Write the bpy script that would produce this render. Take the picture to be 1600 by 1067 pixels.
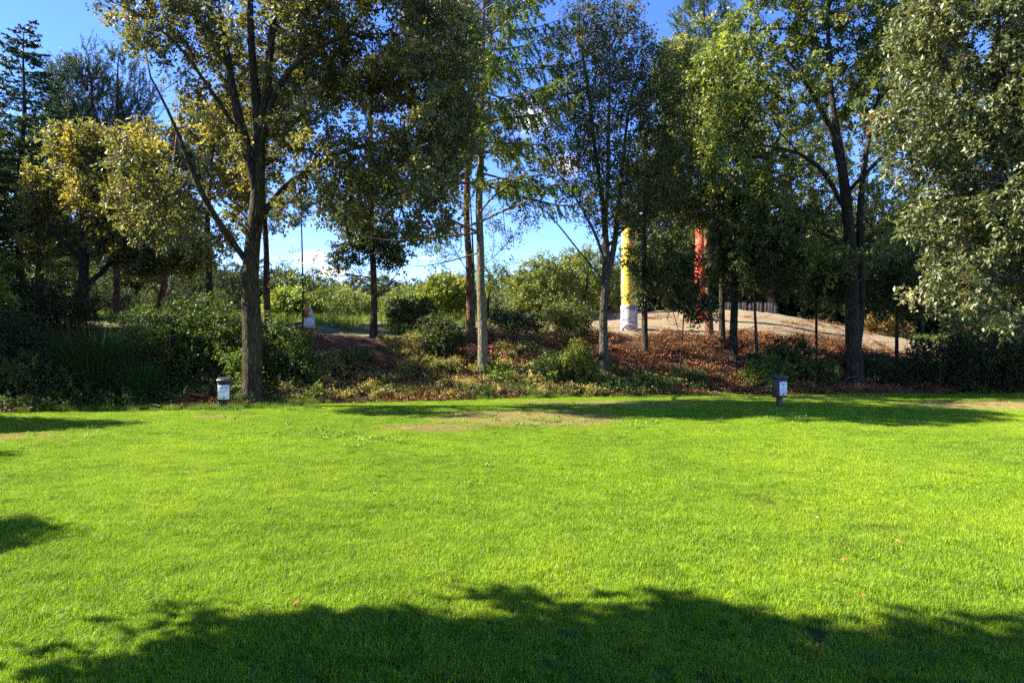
import bpy, math, random
import numpy as np
from math import radians

# ------------------------------------------------------------------ camera, sky, sun, exposure
scene = bpy.context.scene
for _o in list(bpy.data.objects):
    bpy.data.objects.remove(_o)
COL = scene.collection
R = np.random.default_rng(459)
CAM_H = 1.6

cam_data = bpy.data.cameras.new("camera")
cam_data.lens = 24.0
cam_data.sensor_width = 36.0
cam_data.clip_start = 0.05
cam_data.clip_end = 6000
cam = bpy.data.objects.new("camera", cam_data)
COL.objects.link(cam)
cam.location = (0, 0, CAM_H)
cam.rotation_euler = (radians(90), 0, 0)
scene.camera = cam

SUN_BEHIND = -5.0          # degrees the sun stands behind the picture plane, on the left
SUN_ELEV = 39.0
sun_vec = np.array([-math.cos(radians(SUN_BEHIND)) * math.cos(radians(SUN_ELEV)),
                    -math.sin(radians(SUN_BEHIND)) * math.cos(radians(SUN_ELEV)),
                    math.sin(radians(SUN_ELEV))])

world = bpy.data.worlds.new("World")
scene.world = world
world.use_nodes = True
wn, wl = world.node_tree.nodes, world.node_tree.links
wn.clear()
w_out = wn.new("ShaderNodeOutputWorld")
w_bg = wn.new("ShaderNodeBackground")
w_bg.inputs["Strength"].default_value = 0.12
sky = wn.new("ShaderNodeTexSky")
sky.sky_type = 'NISHITA'
sky.sun_disc = False
sky.sun_elevation = radians(SUN_ELEV)
sky.sun_rotation = math.atan2(sun_vec[0], sun_vec[1])
sky.altitude = 1800
sky.air_density = 0.8
sky.dust_density = 0.0
sky.ozone_density = 3.0
# a few small fair weather clouds: directions in the sky, broken up by noise
w_tc = wn.new("ShaderNodeTexCoord")
w_sat = wn.new("ShaderNodeHueSaturation")
w_sat.inputs["Saturation"].default_value = 1.2
w_sat.inputs["Hue"].default_value = 0.517
wl.new(sky.outputs[0], w_sat.inputs["Color"])


def wmath(op, a, b=None, clamp=False):
    n = wn.new("ShaderNodeMath")
    n.operation = op
    n.use_clamp = clamp
    for i, v in enumerate((a, b)):
        if v is None:
            continue
        if isinstance(v, (int, float)):
            n.inputs[i].default_value = v
        else:
            wl.new(v, n.inputs[i])
    return n.outputs[0]


w_noise = wn.new("ShaderNodeTexNoise")
w_noise.inputs["Scale"].default_value = 16.0
w_noise.inputs["Detail"].default_value = 9.0
w_noise.inputs["Roughness"].default_value = 0.62
wl.new(w_tc.outputs["Generated"], w_noise.inputs["Vector"])
cloud_sum = None
for (px, py, rx, ry) in ((828, 185, 48, 44), (885, 258, 30, 26), (486, 404, 40, 18), (520, 425, 50, 14),
                         (693, 435, 40, 14), (120, 388, 90, 26), (668, 404, 22, 5), (905, 60, 10, 6)):
    d = np.array([(px - 800) / 1067.0, 1.0, (533.5 - py) / 1067.0])
    sub = wn.new("ShaderNodeVectorMath")
    sub.operation = 'SUBTRACT'
    dn = np.linalg.norm(d)
    d = d / dn
    wl.new(w_tc.outputs["Generated"], sub.inputs[0])
    sub.inputs[1].default_value = d
    sc = wn.new("ShaderNodeVectorMath")
    sc.operation = 'MULTIPLY'
    wl.new(sub.outputs[0], sc.inputs[0])
    sc.inputs[1].default_value = (1067.0 * dn / rx, 1067.0 * dn / rx, 1067.0 * dn / ry)
    ln = wn.new("ShaderNodeVectorMath")
    ln.operation = 'LENGTH'
    wl.new(sc.outputs[0], ln.inputs[0])
    v = wmath('SUBTRACT', 1.0, ln.outputs["Value"], clamp=True)
    cloud_sum = v if cloud_sum is None else wmath('MAXIMUM', cloud_sum, v)
nz = wmath('MULTIPLY', wmath('SUBTRACT', w_noise.outputs[0], 0.5), 2.6)
cl = wmath('MULTIPLY', wmath('ADD', cloud_sum, nz), cloud_sum)
cl = wmath('MULTIPLY', cl, 2.2, clamp=True)
w_mix = wn.new("ShaderNodeMixRGB")
wl.new(cl, w_mix.inputs["Fac"])
wl.new(w_sat.outputs[0], w_mix.inputs["Color1"])
w_mix.inputs["Color2"].default_value = (3.0, 3.05, 3.35, 1)
wl.new(w_mix.outputs[0], w_bg.inputs["Color"])
wl.new(w_bg.outputs[0], w_out.inputs["Surface"])

sun_data = bpy.data.lights.new("sun", 'SUN')
sun_data.energy = 5.0
sun_data.angle = radians(0.53)
sun_data.color = (1.0, 0.93, 0.82)
sun = bpy.data.objects.new("sun", sun_data)
COL.objects.link(sun)
sun.location = tuple(sun_vec * 60)
# lamp's -Z looks along the light
sun.rotation_euler = (math.acos(sun_vec[2]), 0, math.atan2(sun_vec[1], sun_vec[0]) + math.pi / 2)

scene.view_settings.view_transform = 'Standard'
scene.view_settings.look = 'None'
scene.view_settings.gamma = 1.0
scene.view_settings.use_curve_mapping = False
scene.view_settings.exposure = 2.0
scene.cycles.max_bounces = 7
scene.cycles.diffuse_bounces = 3
scene.cycles.glossy_bounces = 2
scene.cycles.transmission_bounces = 4
scene.cycles.use_fast_gi = False
scene.cycles.sample_clamp_indirect = 6.0
scene.render.use_persistent_data = False
scene.cycles.use_denoising = False

# ------------------------------------------------------------------ helpers


def mesh_np(name, V, F, mat=None, col=None, smooth=False, n=3):
    """mesh from numpy arrays: V (N,3), F list of arrays, each (M,3) or (M,4)"""
    me = bpy.data.meshes.new(name)
    if not isinstance(F, (list, tuple)):
        F = [F]
    F = [np.asarray(f, np.int32) for f in F if len(f)]
    V = np.asarray(V, np.float32)
    me.vertices.add(len(V))
    me.vertices.foreach_set("co", V.ravel())
    idx = np.concatenate([f.ravel() for f in F])
    cnt = np.concatenate([np.full(len(f), f.shape[1], np.int32) for f in F])
    me.loops.add(len(idx))
    me.loops.foreach_set("vertex_index", idx)
    me.polygons.add(len(cnt))
    st = np.zeros(len(cnt), np.int32)
    st[1:] = np.cumsum(cnt)[:-1]
    me.polygons.foreach_set("loop_start", st)
    if smooth:
        me.polygons.foreach_set("use_smooth", np.ones(len(cnt), bool))
    if col is not None:
        a = me.attributes.new("col", 'FLOAT_COLOR', 'POINT')
        c = np.ones((len(V), 4), np.float32)
        c[:, :3] = col
        a.data.foreach_set("color", c.ravel())
    me.update(calc_edges=True)
    if mat is not None:
        me.materials.append(mat)
    return me


def link(name, me, parent=None, loc=None, rot=None):
    o = bpy.data.objects.new(name, me)
    COL.objects.link(o)
    if parent is not None:
        o.parent = parent
    if loc is not None:
        o.location = tuple(float(v) for v in loc)
    if rot is not None:
        o.rotation_euler = rot
    return o


def tag(o, label, cat, group=None):
    o["label"] = label
    o["category"] = cat
    if group:
        o["group"] = group
    return o


def thing(name, label, cat, loc, group=None, rotz=0.0):
    o = bpy.data.objects.new(name, None)
    o.empty_display_size = 0.2
    COL.objects.link(o)
    o.location = tuple(float(v) for v in loc)
    o.rotation_euler = (0, 0, rotz)
    return tag(o, label, cat, group)


def copy_thing(root, loc, rotz, scale=1.0, label=None, group=None):
    r = root.copy()
    COL.objects.link(r)
    r.location = tuple(float(v) for v in loc)
    r.rotation_euler = (0, 0, rotz)
    r.scale = (scale, scale, scale) if not isinstance(scale, tuple) else scale
    if label:
        r["label"] = label
    if group:
        r["group"] = group
    elif "group" in r:
        del r["group"]
    for ch in list(root.children):
        c = ch.copy()
        COL.objects.link(c)
        c.parent = r
        for g in list(ch.children):
            d = g.copy()
            COL.objects.link(d)
            d.parent = c
    return r


def norm(v):
    return v / np.maximum(np.linalg.norm(v, axis=-1, keepdims=True), 1e-9)


class MB:
    """collects boxes, tubes and plates into one mesh"""

    def __init__(self):
        self.V, self.F3, self.F4, self.n = [], [], [], 0

    def add(self, V, F):
        F = np.asarray(F, int) + self.n
        (self.F4 if F.shape[1] == 4 else self.F3).append(F)
        V = np.asarray(V, float)
        self.V.append(V)
        self.n += len(V)

    def box(self, x0, x1, y0, y1, z0, z1, bev=0.0):
        if bev <= 0:
            V = [(x, y, z) for x in (x0, x1) for y in (y0, y1) for z in (z0, z1)]
            F = [(0, 1, 3, 2), (4, 6, 7, 5), (0, 4, 5, 1), (2, 3, 7, 6), (0, 2, 6, 4), (1, 5, 7, 3)]
            self.add(V, F)
            return
        b = bev
        rings = [(z0, b), (z0 + b, 0), (z1 - b, 0), (z1, b)]
        V = []
        for z, i in rings:
            k = b if i == 0 else 2 * b
            a0, a1, c0, c1 = x0 + i, x1 - i, y0 + i, y1 - i
            V += [(a0 + b, c0, z), (a1 - b, c0, z), (a1, c0 + b, z), (a1, c1 - b, z),
                  (a1 - b, c1, z), (a0 + b, c1, z), (a0, c1 - b, z), (a0, c0 + b, z)]
        F = []
        for r in range(3):
            for i in range(8):
                j = (i + 1) % 8
                F.append((r * 8 + i, r * 8 + j, r * 8 + 8 + j, r * 8 + 8 + i))
        for o, rev in ((0, True), (24, False)):
            q = [(o + 0, o + 1, o + 2, o + 7), (o + 7, o + 2, o + 3, o + 6), (o + 6, o + 3, o + 4, o + 5)]
            F += [t[::-1] if rev else t for t in q]
        self.add(V, F)

    def tube(self, P, rad, k=6, cap=True):
        V, F = tube(np.asarray(P, float), np.asarray(rad, float), k)
        self.add(V, F)
        if cap:
            c = len(V)
            for a, rev in ((0, True), (c - k, False)):
                ctr = V[a:a + k].mean(0)
                W = np.vstack([V[a:a + k], ctr])
                f = [(i, (i + 1) % k, k) for i in range(k)]
                self.add(W, [t[::-1] if rev else t for t in f])

    def mesh(self, name, mat, smooth=False):
        F = []
        if self.F4:
            F.append(np.vstack(self.F4))
        if self.F3:
            F.append(np.vstack(self.F3))
        return mesh_np(name, np.vstack(self.V), F, mat, smooth=smooth)

    def build(self, name, mat, parent=None, smooth=False, loc=None, rot=None):
        return link(name, self.mesh(name, mat, smooth), parent, loc, rot)


def tube(P, rad, k=6, wob=None):
    n = len(P)
    T = np.empty_like(P)
    T[1:-1] = P[2:] - P[:-2]
    T[0] = P[1] - P[0]
    T[-1] = P[-1] - P[-2]
    T = norm(T)
    m = norm(T.mean(0))
    ref = np.array([1.0, 0, 0]) if abs(m[0]) < 0.7 else np.array([0, 1.0, 0])
    A = norm(np.cross(T, ref))
    B = np.cross(T, A)
    ang = np.arange(k) / k * 2 * math.pi
    rr = rad[:, None] * np.ones((n, k))
    if wob is not None:
        rr = rr * wob
    V = P[:, None, :] + rr[..., None] * (np.cos(ang)[None, :, None] * A[:, None, :] + np.sin(ang)[None, :, None] * B[:, None, :])
    i = np.arange(n - 1)[:, None] * k
    j = np.arange(k)[None, :]
    j2 = (j + 1) % k
    F = np.stack([i + j, i + j2, i + k + j2, i + k + j], -1).reshape(-1, 4)
    return V.reshape(-1, 3), F


def X(px, Y):
    return (px - 800) / 1067.0 * Y


def Z(py, Y):
    return CAM_H + (533.5 - py) / 1067.0 * Y


def smooth01(t):
    t = np.clip(t, 0, 1)
    return t * t * (3 - 2 * t)


def vnoise(x, y, f, seed=0):
    """cheap smooth value noise"""
    x = np.asarray(x, float) * f + seed * 17.13
    y = np.asarray(y, float) * f + seed * 7.77
    xi, yi = np.floor(x), np.floor(y)
    u, v = smooth01(x - xi), smooth01(y - yi)

    def hsh(a, b):
        s = np.sin(a * 127.1 + b * 311.7 + seed * 3.1) * 43758.5453
        return s - np.floor(s)
    return ((hsh(xi, yi) * (1 - u) + hsh(xi + 1, yi) * u) * (1 - v)
            + (hsh(xi, yi + 1) * (1 - u) + hsh(xi + 1, yi + 1) * u) * v)


# ------------------------------------------------------------------ terrain
EDGE_X = np.array([-60, -25, -13, -11, -8.5, -6.4, -5, -1.7, 3.8, 7.9, 16.3, 30, 60.0])
EDGE_Y = np.array([13, 13.6, 14.5, 14.9, 15.7, 16.6, 17.6, 18.6, 20.3, 20.9, 21.6, 22, 22.0])
HC_X = np.array([-60, -17, -10.8, -5.2, 0, 4.3, 8.5, 11.8, 13.4, 16.7, 20, 60.0])
HC_Z = np.array([1.9, 1.85, 1.85, 1.85, 1.85, 1.9, 1.85, 1.62, 1.4, 0.86, 0.62, 0.6])
HP_X = np.array([-80, -30, -18, -10, 0, 6, 13, 17, 20.6, 22.5, 27, 80.0])
HP_Z = np.array([2.0, 2.3, 2.75, 2.6, 2.6, 3.2, 3.4, 2.95, 2.2, 1.75, 1.5, 1.5])


def edge(x):
    x = np.asarray(x, float)
    return np.interp(x, EDGE_X, EDGE_Y) + 0.35 * (vnoise(x, x * 0, 0.45, 3) - 0.5)


def bank_end(x):
    return edge(x) + np.interp(x, [-20, 0, 10, 30], [5.2, 5.0, 5.6, 6.0])


def ground_z(x, y):
    x = np.asarray(x, float)
    y = np.asarray(y, float)
    e, b = edge(x), bank_end(x)
    lawn = 0.10 * (vnoise(x, y, 0.16, 1) - 0.5) + 0.05 * (vnoise(x, y, 0.5, 2) - 0.5)
    lawn = lawn * smooth01((np.hypot(x, y) - 0.5) / 5)
    s = (y - e) / (b - e)
    hc = np.interp(x, HC_X, HC_Z) + 0.22 * (vnoise(x, y * 0.3, 0.4, 5) - 0.5)
    bank = hc * smooth01(s * 0.93 + 0.03 * 0)
    rough = (vnoise(x, y, 1.3, 6) - 0.5) * 0.28 + (vnoise(x, y, 3.1, 7) - 0.5) * 0.12
    bank = bank + rough * smooth01(s * 3) * smooth01((2.2 - s))
    hp = np.interp(x, HP_X, HP_Z)
    t = smooth01((y - b) / 14.0)
    z = bank * (1 - t) + (hp + (vnoise(x, y, 0.25, 8) - 0.5) * 0.25) * t
    z = z + t * (0.16 * (vnoise(x, y, 0.9, 15) - 0.5) + 0.10 * (vnoise(x, y, 2.3, 16) - 0.5)) * smooth01((60 - y) / 10)
    z = z - smooth01((y - 50) / 45) * 3.2
    z = np.where(y > 250, z + smooth01((y - 250) / 1500) * 1.0, z)
    return lawn + np.where(s > 0, z, 0)


def gz(x, y):
    return float(ground_z(np.array([x]), np.array([y]))[0])


# ------------------------------------------------------------------ materials
def new_mat(name):
    m = bpy.data.materials.new(name)
    m.use_nodes = True
    nt = m.node_tree
    b = nt.nodes["Principled BSDF"]
    return m, nt, b


def N(nt, typ, **kw):
    n = nt.nodes.new(typ)
    for k, v in kw.items():
        if k in n.inputs:
            n.inputs[k].default_value = v
        else:
            setattr(n, k, v)
    return n


def ramp(nt, fac, stops):
    r = nt.nodes.new("ShaderNodeValToRGB")
    e = r.color_ramp.elements
    while len(e) < len(stops):
        e.new(0.5)
    for i, (p, c) in enumerate(stops):
        e[i].position = p
        e[i].color = (*c, 1)
    nt.links.new(fac, r.inputs[0])
    return r.outputs[0]


def mixc(nt, fac, a, b, mode='MIX'):
    m = nt.nodes.new("ShaderNodeMixRGB")
    m.blend_type = mode
    for s, v in ((m.inputs[0], fac), (m.inputs[1], a), (m.inputs[2], b)):
        if isinstance(v, (int, float)):
            s.default_value = v
        elif isinstance(v, tuple):
            s.default_value = (*v, 1)
        else:
            nt.links.new(v, s)
    return m.outputs[0]


def nmath(nt, op, a, b=0.0, clamp=False):
    m = nt.nodes.new("ShaderNodeMath")
    m.operation = op
    m.use_clamp = clamp
    for s, v in ((m.inputs[0], a), (m.inputs[1], b)):
        if isinstance(v, (int, float)):
            s.default_value = v
        else:
            nt.links.new(v, s)
    return m.outputs[0]


def noise(nt, vec, scale, detail=4, rough=0.55):
    n = N(nt, "ShaderNodeTexNoise", Scale=scale, Detail=detail, Roughness=rough)
    nt.links.new(vec, n.inputs["Vector"])
    return n.outputs[0]


def bump(nt, b, h, strength, dist=0.02):
    bp = N(nt, "ShaderNodeBump", Strength=strength, Distance=dist)
    nt.links.new(h, bp.inputs["Height"])
    nt.links.new(bp.outputs[0], b.inputs["Normal"])


def leaf_mat(name, rough=0.42, spec=0.45, trans=0.3, tint=(1.25, 1.3, 0.55), gain=1.0):
    m, nt, b = new_mat(name)
    at = N(nt, "ShaderNodeAttribute", attribute_name="col")
    c = at.outputs["Color"]
    if gain != 1.0:
        c = mixc(nt, 1.0, c, (gain, gain, gain), 'MULTIPLY')
    nt.links.new(c, b.inputs["Base Color"])
    b.inputs["Roughness"].default_value = rough
    b.inputs["Specular IOR Level"].default_value = spec
    tr = N(nt, "ShaderNodeBsdfTranslucent")
    nt.links.new(mixc(nt, 1.0, c, tint, 'MULTIPLY'), tr.inputs["Color"])
    ms = N(nt, "ShaderNodeMixShader", Fac=trans)
    nt.links.new(b.outputs[0], ms.inputs[1])
    nt.links.new(tr.outputs[0], ms.inputs[2])
    nt.links.new(ms.outputs[0], nt.nodes["Material Output"].inputs["Surface"])
    return m


def bark_mat(name, c0, c1, c2, zs=0.22, scale=16, bs=0.9, moss=None, lichen=None):
    m, nt, b = new_mat(name)
    tc = N(nt, "ShaderNodeTexCoord")
    mp = N(nt, "ShaderNodeMapping")
    mp.inputs["Scale"].default_value = (1, 1, zs)
    nt.links.new(tc.outputs["Object"], mp.inputs["Vector"])
    v = N(nt, "ShaderNodeTexVoronoi", Scale=scale, feature='DISTANCE_TO_EDGE')
    ns = N(nt, "ShaderNodeTexNoise", Scale=scale * 0.7, Detail=5)
    nt.links.new(mp.outputs[0], ns.inputs["Vector"])
    ad = N(nt, "ShaderNodeVectorMath", operation='MULTIPLY_ADD')
    nt.links.new(ns.outputs["Color"], ad.inputs[0])
    ad.inputs[1].default_value = (0.12, 0.12, 0.12)
    nt.links.new(mp.outputs[0], ad.inputs[2])
    nt.links.new(ad.outputs[0], v.inputs["Vector"])
    cr = nmath(nt, 'MULTIPLY', v.outputs["Distance"], 3.2, True)
    big = noise(nt, tc.outputs["Object"], 1.7, 4)
    mixf = nmath(nt, 'ADD', nmath(nt, 'MULTIPLY', cr, 0.65), nmath(nt, 'MULTIPLY', nmath(nt, 'SUBTRACT', ns.outputs[0], 0.35), 0.8), True)
    c = ramp(nt, mixf, [(0.0, c0), (0.5, c1), (1.0, c2)])
    if moss:
        mf = nmath(nt, 'MULTIPLY', nmath(nt, 'SUBTRACT', big, 0.46), 5.0, True)
        c = mixc(nt, nmath(nt, 'MULTIPLY', mf, 0.6), c, moss)
    nt.links.new(c, b.inputs["Base Color"])
    b.inputs["Roughness"].default_value = 0.9
    b.inputs["Specular IOR Level"].default_value = 0.15
    h = nmath(nt, 'ADD', cr, nmath(nt, 'MULTIPLY', ns.outputs[0], 0.6))
    bump(nt, b, h, bs, 0.03)
    return m


M_OAK_BARK = bark_mat("oak_bark", (0.014, 0.009, 0.006), (0.07, 0.049, 0.028), (0.155, 0.115, 0.066), moss=(0.075, 0.075, 0.025))
M_DARK_BARK = bark_mat("dark_bark", (0.012, 0.01, 0.008), (0.06, 0.048, 0.036), (0.12, 0.10, 0.075), moss=(0.05, 0.055, 0.02))
M_PINE_BARK = bark_mat("pine_bark", (0.05, 0.022, 0.014), (0.20, 0.095, 0.055), (0.34, 0.18, 0.11), zs=0.4, scale=11)
M_PINE_DARK = bark_mat("pine_lower_bark", (0.025, 0.014, 0.01), (0.10, 0.055, 0.038), (0.17, 0.10, 0.07), zs=0.35, scale=12)
M_LARCH_BARK = bark_mat("larch_bark", (0.07, 0.05, 0.03), (0.19, 0.15, 0.095), (0.29, 0.24, 0.16), zs=0.45, scale=14, moss=(0.16, 0.14, 0.07), bs=0.6)
M_ALDER_BARK = bark_mat("alder_bark", (0.03, 0.023, 0.016), (0.105, 0.085, 0.058), (0.21, 0.18, 0.125), zs=0.35, scale=15, moss=(0.09, 0.09, 0.035))

M_OAK_LEAF = leaf_mat("oak_leaf", 0.5, 0.55, 0.42, gain=2.0)
M_GREEN_LEAF = leaf_mat("green_leaf", 0.5, 0.45, 0.42, gain=1.95)
M_BRIGHT_LEAF = leaf_mat("bright_green_leaf", 0.5, 0.4, 0.38, gain=1.95)
M_GLOSSY_LEAF = leaf_mat("pale_glossy_leaf", 0.52, 0.6, 0.28, gain=1.75)
M_NEEDLE = leaf_mat("needle", 0.5, 0.3, 0.2, gain=1.5)
M_FAR_LEAF = leaf_mat("far_leaf", 0.6, 0.25, 0.25, gain=1.1)
M_SHRUB_LEAF = leaf_mat("shrub_leaf", 0.55, 0.3, 0.34, gain=1.35)


def ground_material():
    m, nt, b = new_mat("ground_cover")
    geo = N(nt, "ShaderNodeNewGeometry")
    P = geo.outputs["Position"]
    lawn = N(nt, "ShaderNodeAttribute", attribute_name="lawn").outputs["Fac"]
    sand = N(nt, "ShaderNodeAttribute", attribute_name="sand").outputs["Fac"]
    n1, n2, n3 = noise(nt, P, 0.9, 5), noise(nt, P, 9, 6, 0.65), noise(nt, P, 45, 4, 0.7)
    cl_ = ramp(nt, nmath(nt, 'ADD', nmath(nt, 'MULTIPLY', n2, 0.6), nmath(nt, 'MULTIPLY', n1, 0.4)),
               [(0.3, (0.03, 0.05, 0.008)), (0.55, (0.06, 0.09, 0.012)), (0.75, (0.12, 0.11, 0.035))])
    litter = ramp(nt, nmath(nt, 'ADD', nmath(nt, 'MULTIPLY', n3, 0.6), nmath(nt, 'MULTIPLY', n2, 0.4)),
                  [(0.32, (0.02, 0.012, 0.008)), (0.5, (0.10, 0.048, 0.025)), (0.68, (0.22, 0.115, 0.06))])
    sd = ramp(nt, nmath(nt, 'ADD', nmath(nt, 'MULTIPLY', n2, 0.55), nmath(nt, 'MULTIPLY', n3, 0.45)),
              [(0.3, (0.17, 0.125, 0.065)), (0.5, (0.27, 0.208, 0.118)), (0.72, (0.34, 0.27, 0.165))])
    dg = ramp(nt, nmath(nt, 'ADD', nmath(nt, 'MULTIPLY', n2, 0.5), nmath(nt, 'MULTIPLY', n1, 0.5)),
              [(0.35, (0.07, 0.09, 0.02)), (0.55, (0.17, 0.16, 0.06)), (0.75, (0.27, 0.22, 0.11))])
    soil = mixc(nt, nmath(nt, 'MULTIPLY', nmath(nt, 'SUBTRACT', sand, nmath(nt, 'MULTIPLY', n1, 0.35)), 2.2, True), litter, sd)
    mead = N(nt, "ShaderNodeAttribute", attribute_name="meadow").outputs["Fac"]
    soil = mixc(nt, nmath(nt, 'MULTIPLY', nmath(nt, 'SUBTRACT', nmath(nt, 'ADD', mead, nmath(nt, 'MULTIPLY', n2, 0.4)), 0.6), 3.0, True), soil, dg)
    lw = nmath(nt, 'MULTIPLY', nmath(nt, 'SUBTRACT', nmath(nt, 'ADD', lawn, nmath(nt, 'MULTIPLY', n2, 0.3)), 0.55), 4.0, True)
    nt.links.new(mixc(nt, lw, soil, cl_), b.inputs["Base Color"])
    b.inputs["Roughness"].default_value = 0.95
    b.inputs["Specular IOR Level"].default_value = 0.1
    h = nmath(nt, 'ADD', nmath(nt, 'MULTIPLY', n2, 1.0), nmath(nt, 'MULTIPLY', n3, 0.4))
    bump(nt, b, h, 1.0, 0.07)
    return m


M_GROUND = ground_material()


# ------------------------------------------------------------------ ground sheets
def axis(dense0, dense1, step, lo, hi, grow=1.16):
    a = list(np.arange(dense0, dense1 + 1e-6, step))
    s, v = step, dense1
    while v < hi:
        s *= grow
        v += s
        a.append(v)
    s, v = step, dense0
    while v > lo:
        s *= grow
        v -= s
        a.insert(0, v)
    return np.array(a)


def build_ground():
    xs = axis(-18, 22, 0.36, -2500, 2500, 1.3)
    ys = axis(2, 42, 0.36, -400, 3500, 1.3)
    GX, GY = np.meshgrid(xs, ys, indexing='ij')
    GZ = ground_z(GX, GY)
    ny = len(ys)
    V = np.stack([GX, GY, GZ], -1).reshape(-1, 3)
    e, be = edge(GX), bank_end(GX)
    lawn = (1 - smooth01((GY - e + 0.25) / 0.5))
    sandm = smooth01((GY - be + 0.2) / 0.9)
    mead = sandm * np.maximum(smooth01((2.5 - GX) / 6), smooth01((GY - 47 - 0.3 * np.maximum(0, 14 - GX)) / 3))
    mead = np.maximum(mead, sandm * smooth01((GX - 22 + 3 * vnoise(GX, GY, 0.6, 3)) / 5) * smooth01((GY - 36) / 5)) * 0.9
    i = np.arange(len(xs) - 1)[:, None]
    j = np.arange(ny - 1)[None, :]
    F = np.stack([i * ny + j, (i + 1) * ny + j, (i + 1) * ny + j + 1, i * ny + j + 1], -1).reshape(-1, 4)
    cx = V[F].mean(1)
    fe, fb = edge(cx[:, 0]), bank_end(cx[:, 0])
    zone = np.where(cx[:, 1] < fe, 0, np.where(cx[:, 1] < fb, 1, np.where((cx[:, 0] > 2.5) & (cx[:, 1] < 48) & (cx[:, 0] < 26), 2, 3)))
    att = {"lawn": lawn.ravel(), "sand": sandm.ravel(), "meadow": mead.ravel()}
    for z, nm in ((0, "lawn"), (1, "earth_bank"), (2, "sand_hill"), (3, "ground")):
        f = F[zone == z]
        u, inv = np.unique(f.ravel(), return_inverse=True)
        me = mesh_np(nm, V[u], inv.reshape(-1, 4), M_GROUND, smooth=True)
        for k, v in att.items():
            a = me.attributes.new(k, 'FLOAT', 'POINT')
            a.data.foreach_set("value", v[u].astype(np.float32))
        o = link(nm, me)
        o["kind"] = "structure"
        o["label"] = {"lawn": "mown bright green lawn filling the foreground",
                      "earth_bank": "low leaf littered earth bank behind the lawn",
                      "sand_hill": "bare pale sand hill behind the bank on the right",
                      "ground": "dry grassy ground beyond the bank"}[nm]


build_ground()


# ------------------------------------------------------------------ scatter (for uncountable stuff only)
def scatter(name, P, rotz, scl, pick, sources, label, tiltx=None, tilty=None):
    me = bpy.data.meshes.new(name)
    P = np.asarray(P, np.float32)
    me.vertices.add(len(P))
    me.vertices.foreach_set("co", P.ravel())
    rot = np.zeros((len(P), 3), np.float32)
    rot[:, 2] = rotz
    if tiltx is not None:
        rot[:, 0] = tiltx
    if tilty is not None:
        rot[:, 1] = tilty
    a = me.attributes.new("rot", 'FLOAT_VECTOR', 'POINT')
    a.data.foreach_set("vector", rot.ravel())
    a = me.attributes.new("scl", 'FLOAT', 'POINT')
    a.data.foreach_set("value", np.asarray(scl, np.float32))
    a = me.attributes.new("pick", 'INT', 'POINT')
    a.data.foreach_set("value", np.asarray(pick, np.int32))
    src = bpy.data.collections.new(name + "_pieces")
    for i, s in enumerate(sources):
        so = bpy.data.objects.new("%s_piece_%02d" % (name, i), s)
        src.objects.link(so)
    ng = bpy.data.node_groups.new(name + "_nodes", 'GeometryNodeTree')
    ng.interface.new_socket("Geometry", in_out='INPUT', socket_type='NodeSocketGeometry')
    ng.interface.new_socket("Geometry", in_out='OUTPUT', socket_type='NodeSocketGeometry')
    gi, go = ng.nodes.new("NodeGroupInput"), ng.nodes.new("NodeGroupOutput")
    ci = ng.nodes.new("GeometryNodeCollectionInfo")
    ci.inputs["Collection"].default_value = src
    ci.inputs["Separate Children"].default_value = True
    ci.inputs["Reset Children"].default_value = True
    ip = ng.nodes.new("GeometryNodeInstanceOnPoints")
    ip.inputs["Pick Instance"].default_value = True

    def na(nm, t):
        n = ng.nodes.new("GeometryNodeInputNamedAttribute")
        n.data_type = t
        n.inputs["Name"].default_value = nm
        return n.outputs["Attribute"]
    L = ng.links
    L.new(gi.outputs[0], ip.inputs["Points"])
    L.new(ci.outputs[0], ip.inputs["Instance"])
    L.new(na("pick", 'INT'), ip.inputs["Instance Index"])
    e2r = ng.nodes.new("FunctionNodeEulerToRotation")
    L.new(na("rot", 'FLOAT_VECTOR'), e2r.inputs[0])
    L.new(e2r.outputs[0], ip.inputs["Rotation"])
    L.new(na("scl", 'FLOAT'), ip.inputs["Scale"])
    L.new(ip.outputs[0], go.inputs[0])
    o = link(name, me)
    md = o.modifiers.new("scatter", 'NODES')
    md.node_group = ng
    o["kind"] = "stuff"
    o["label"] = label
    return o


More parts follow.
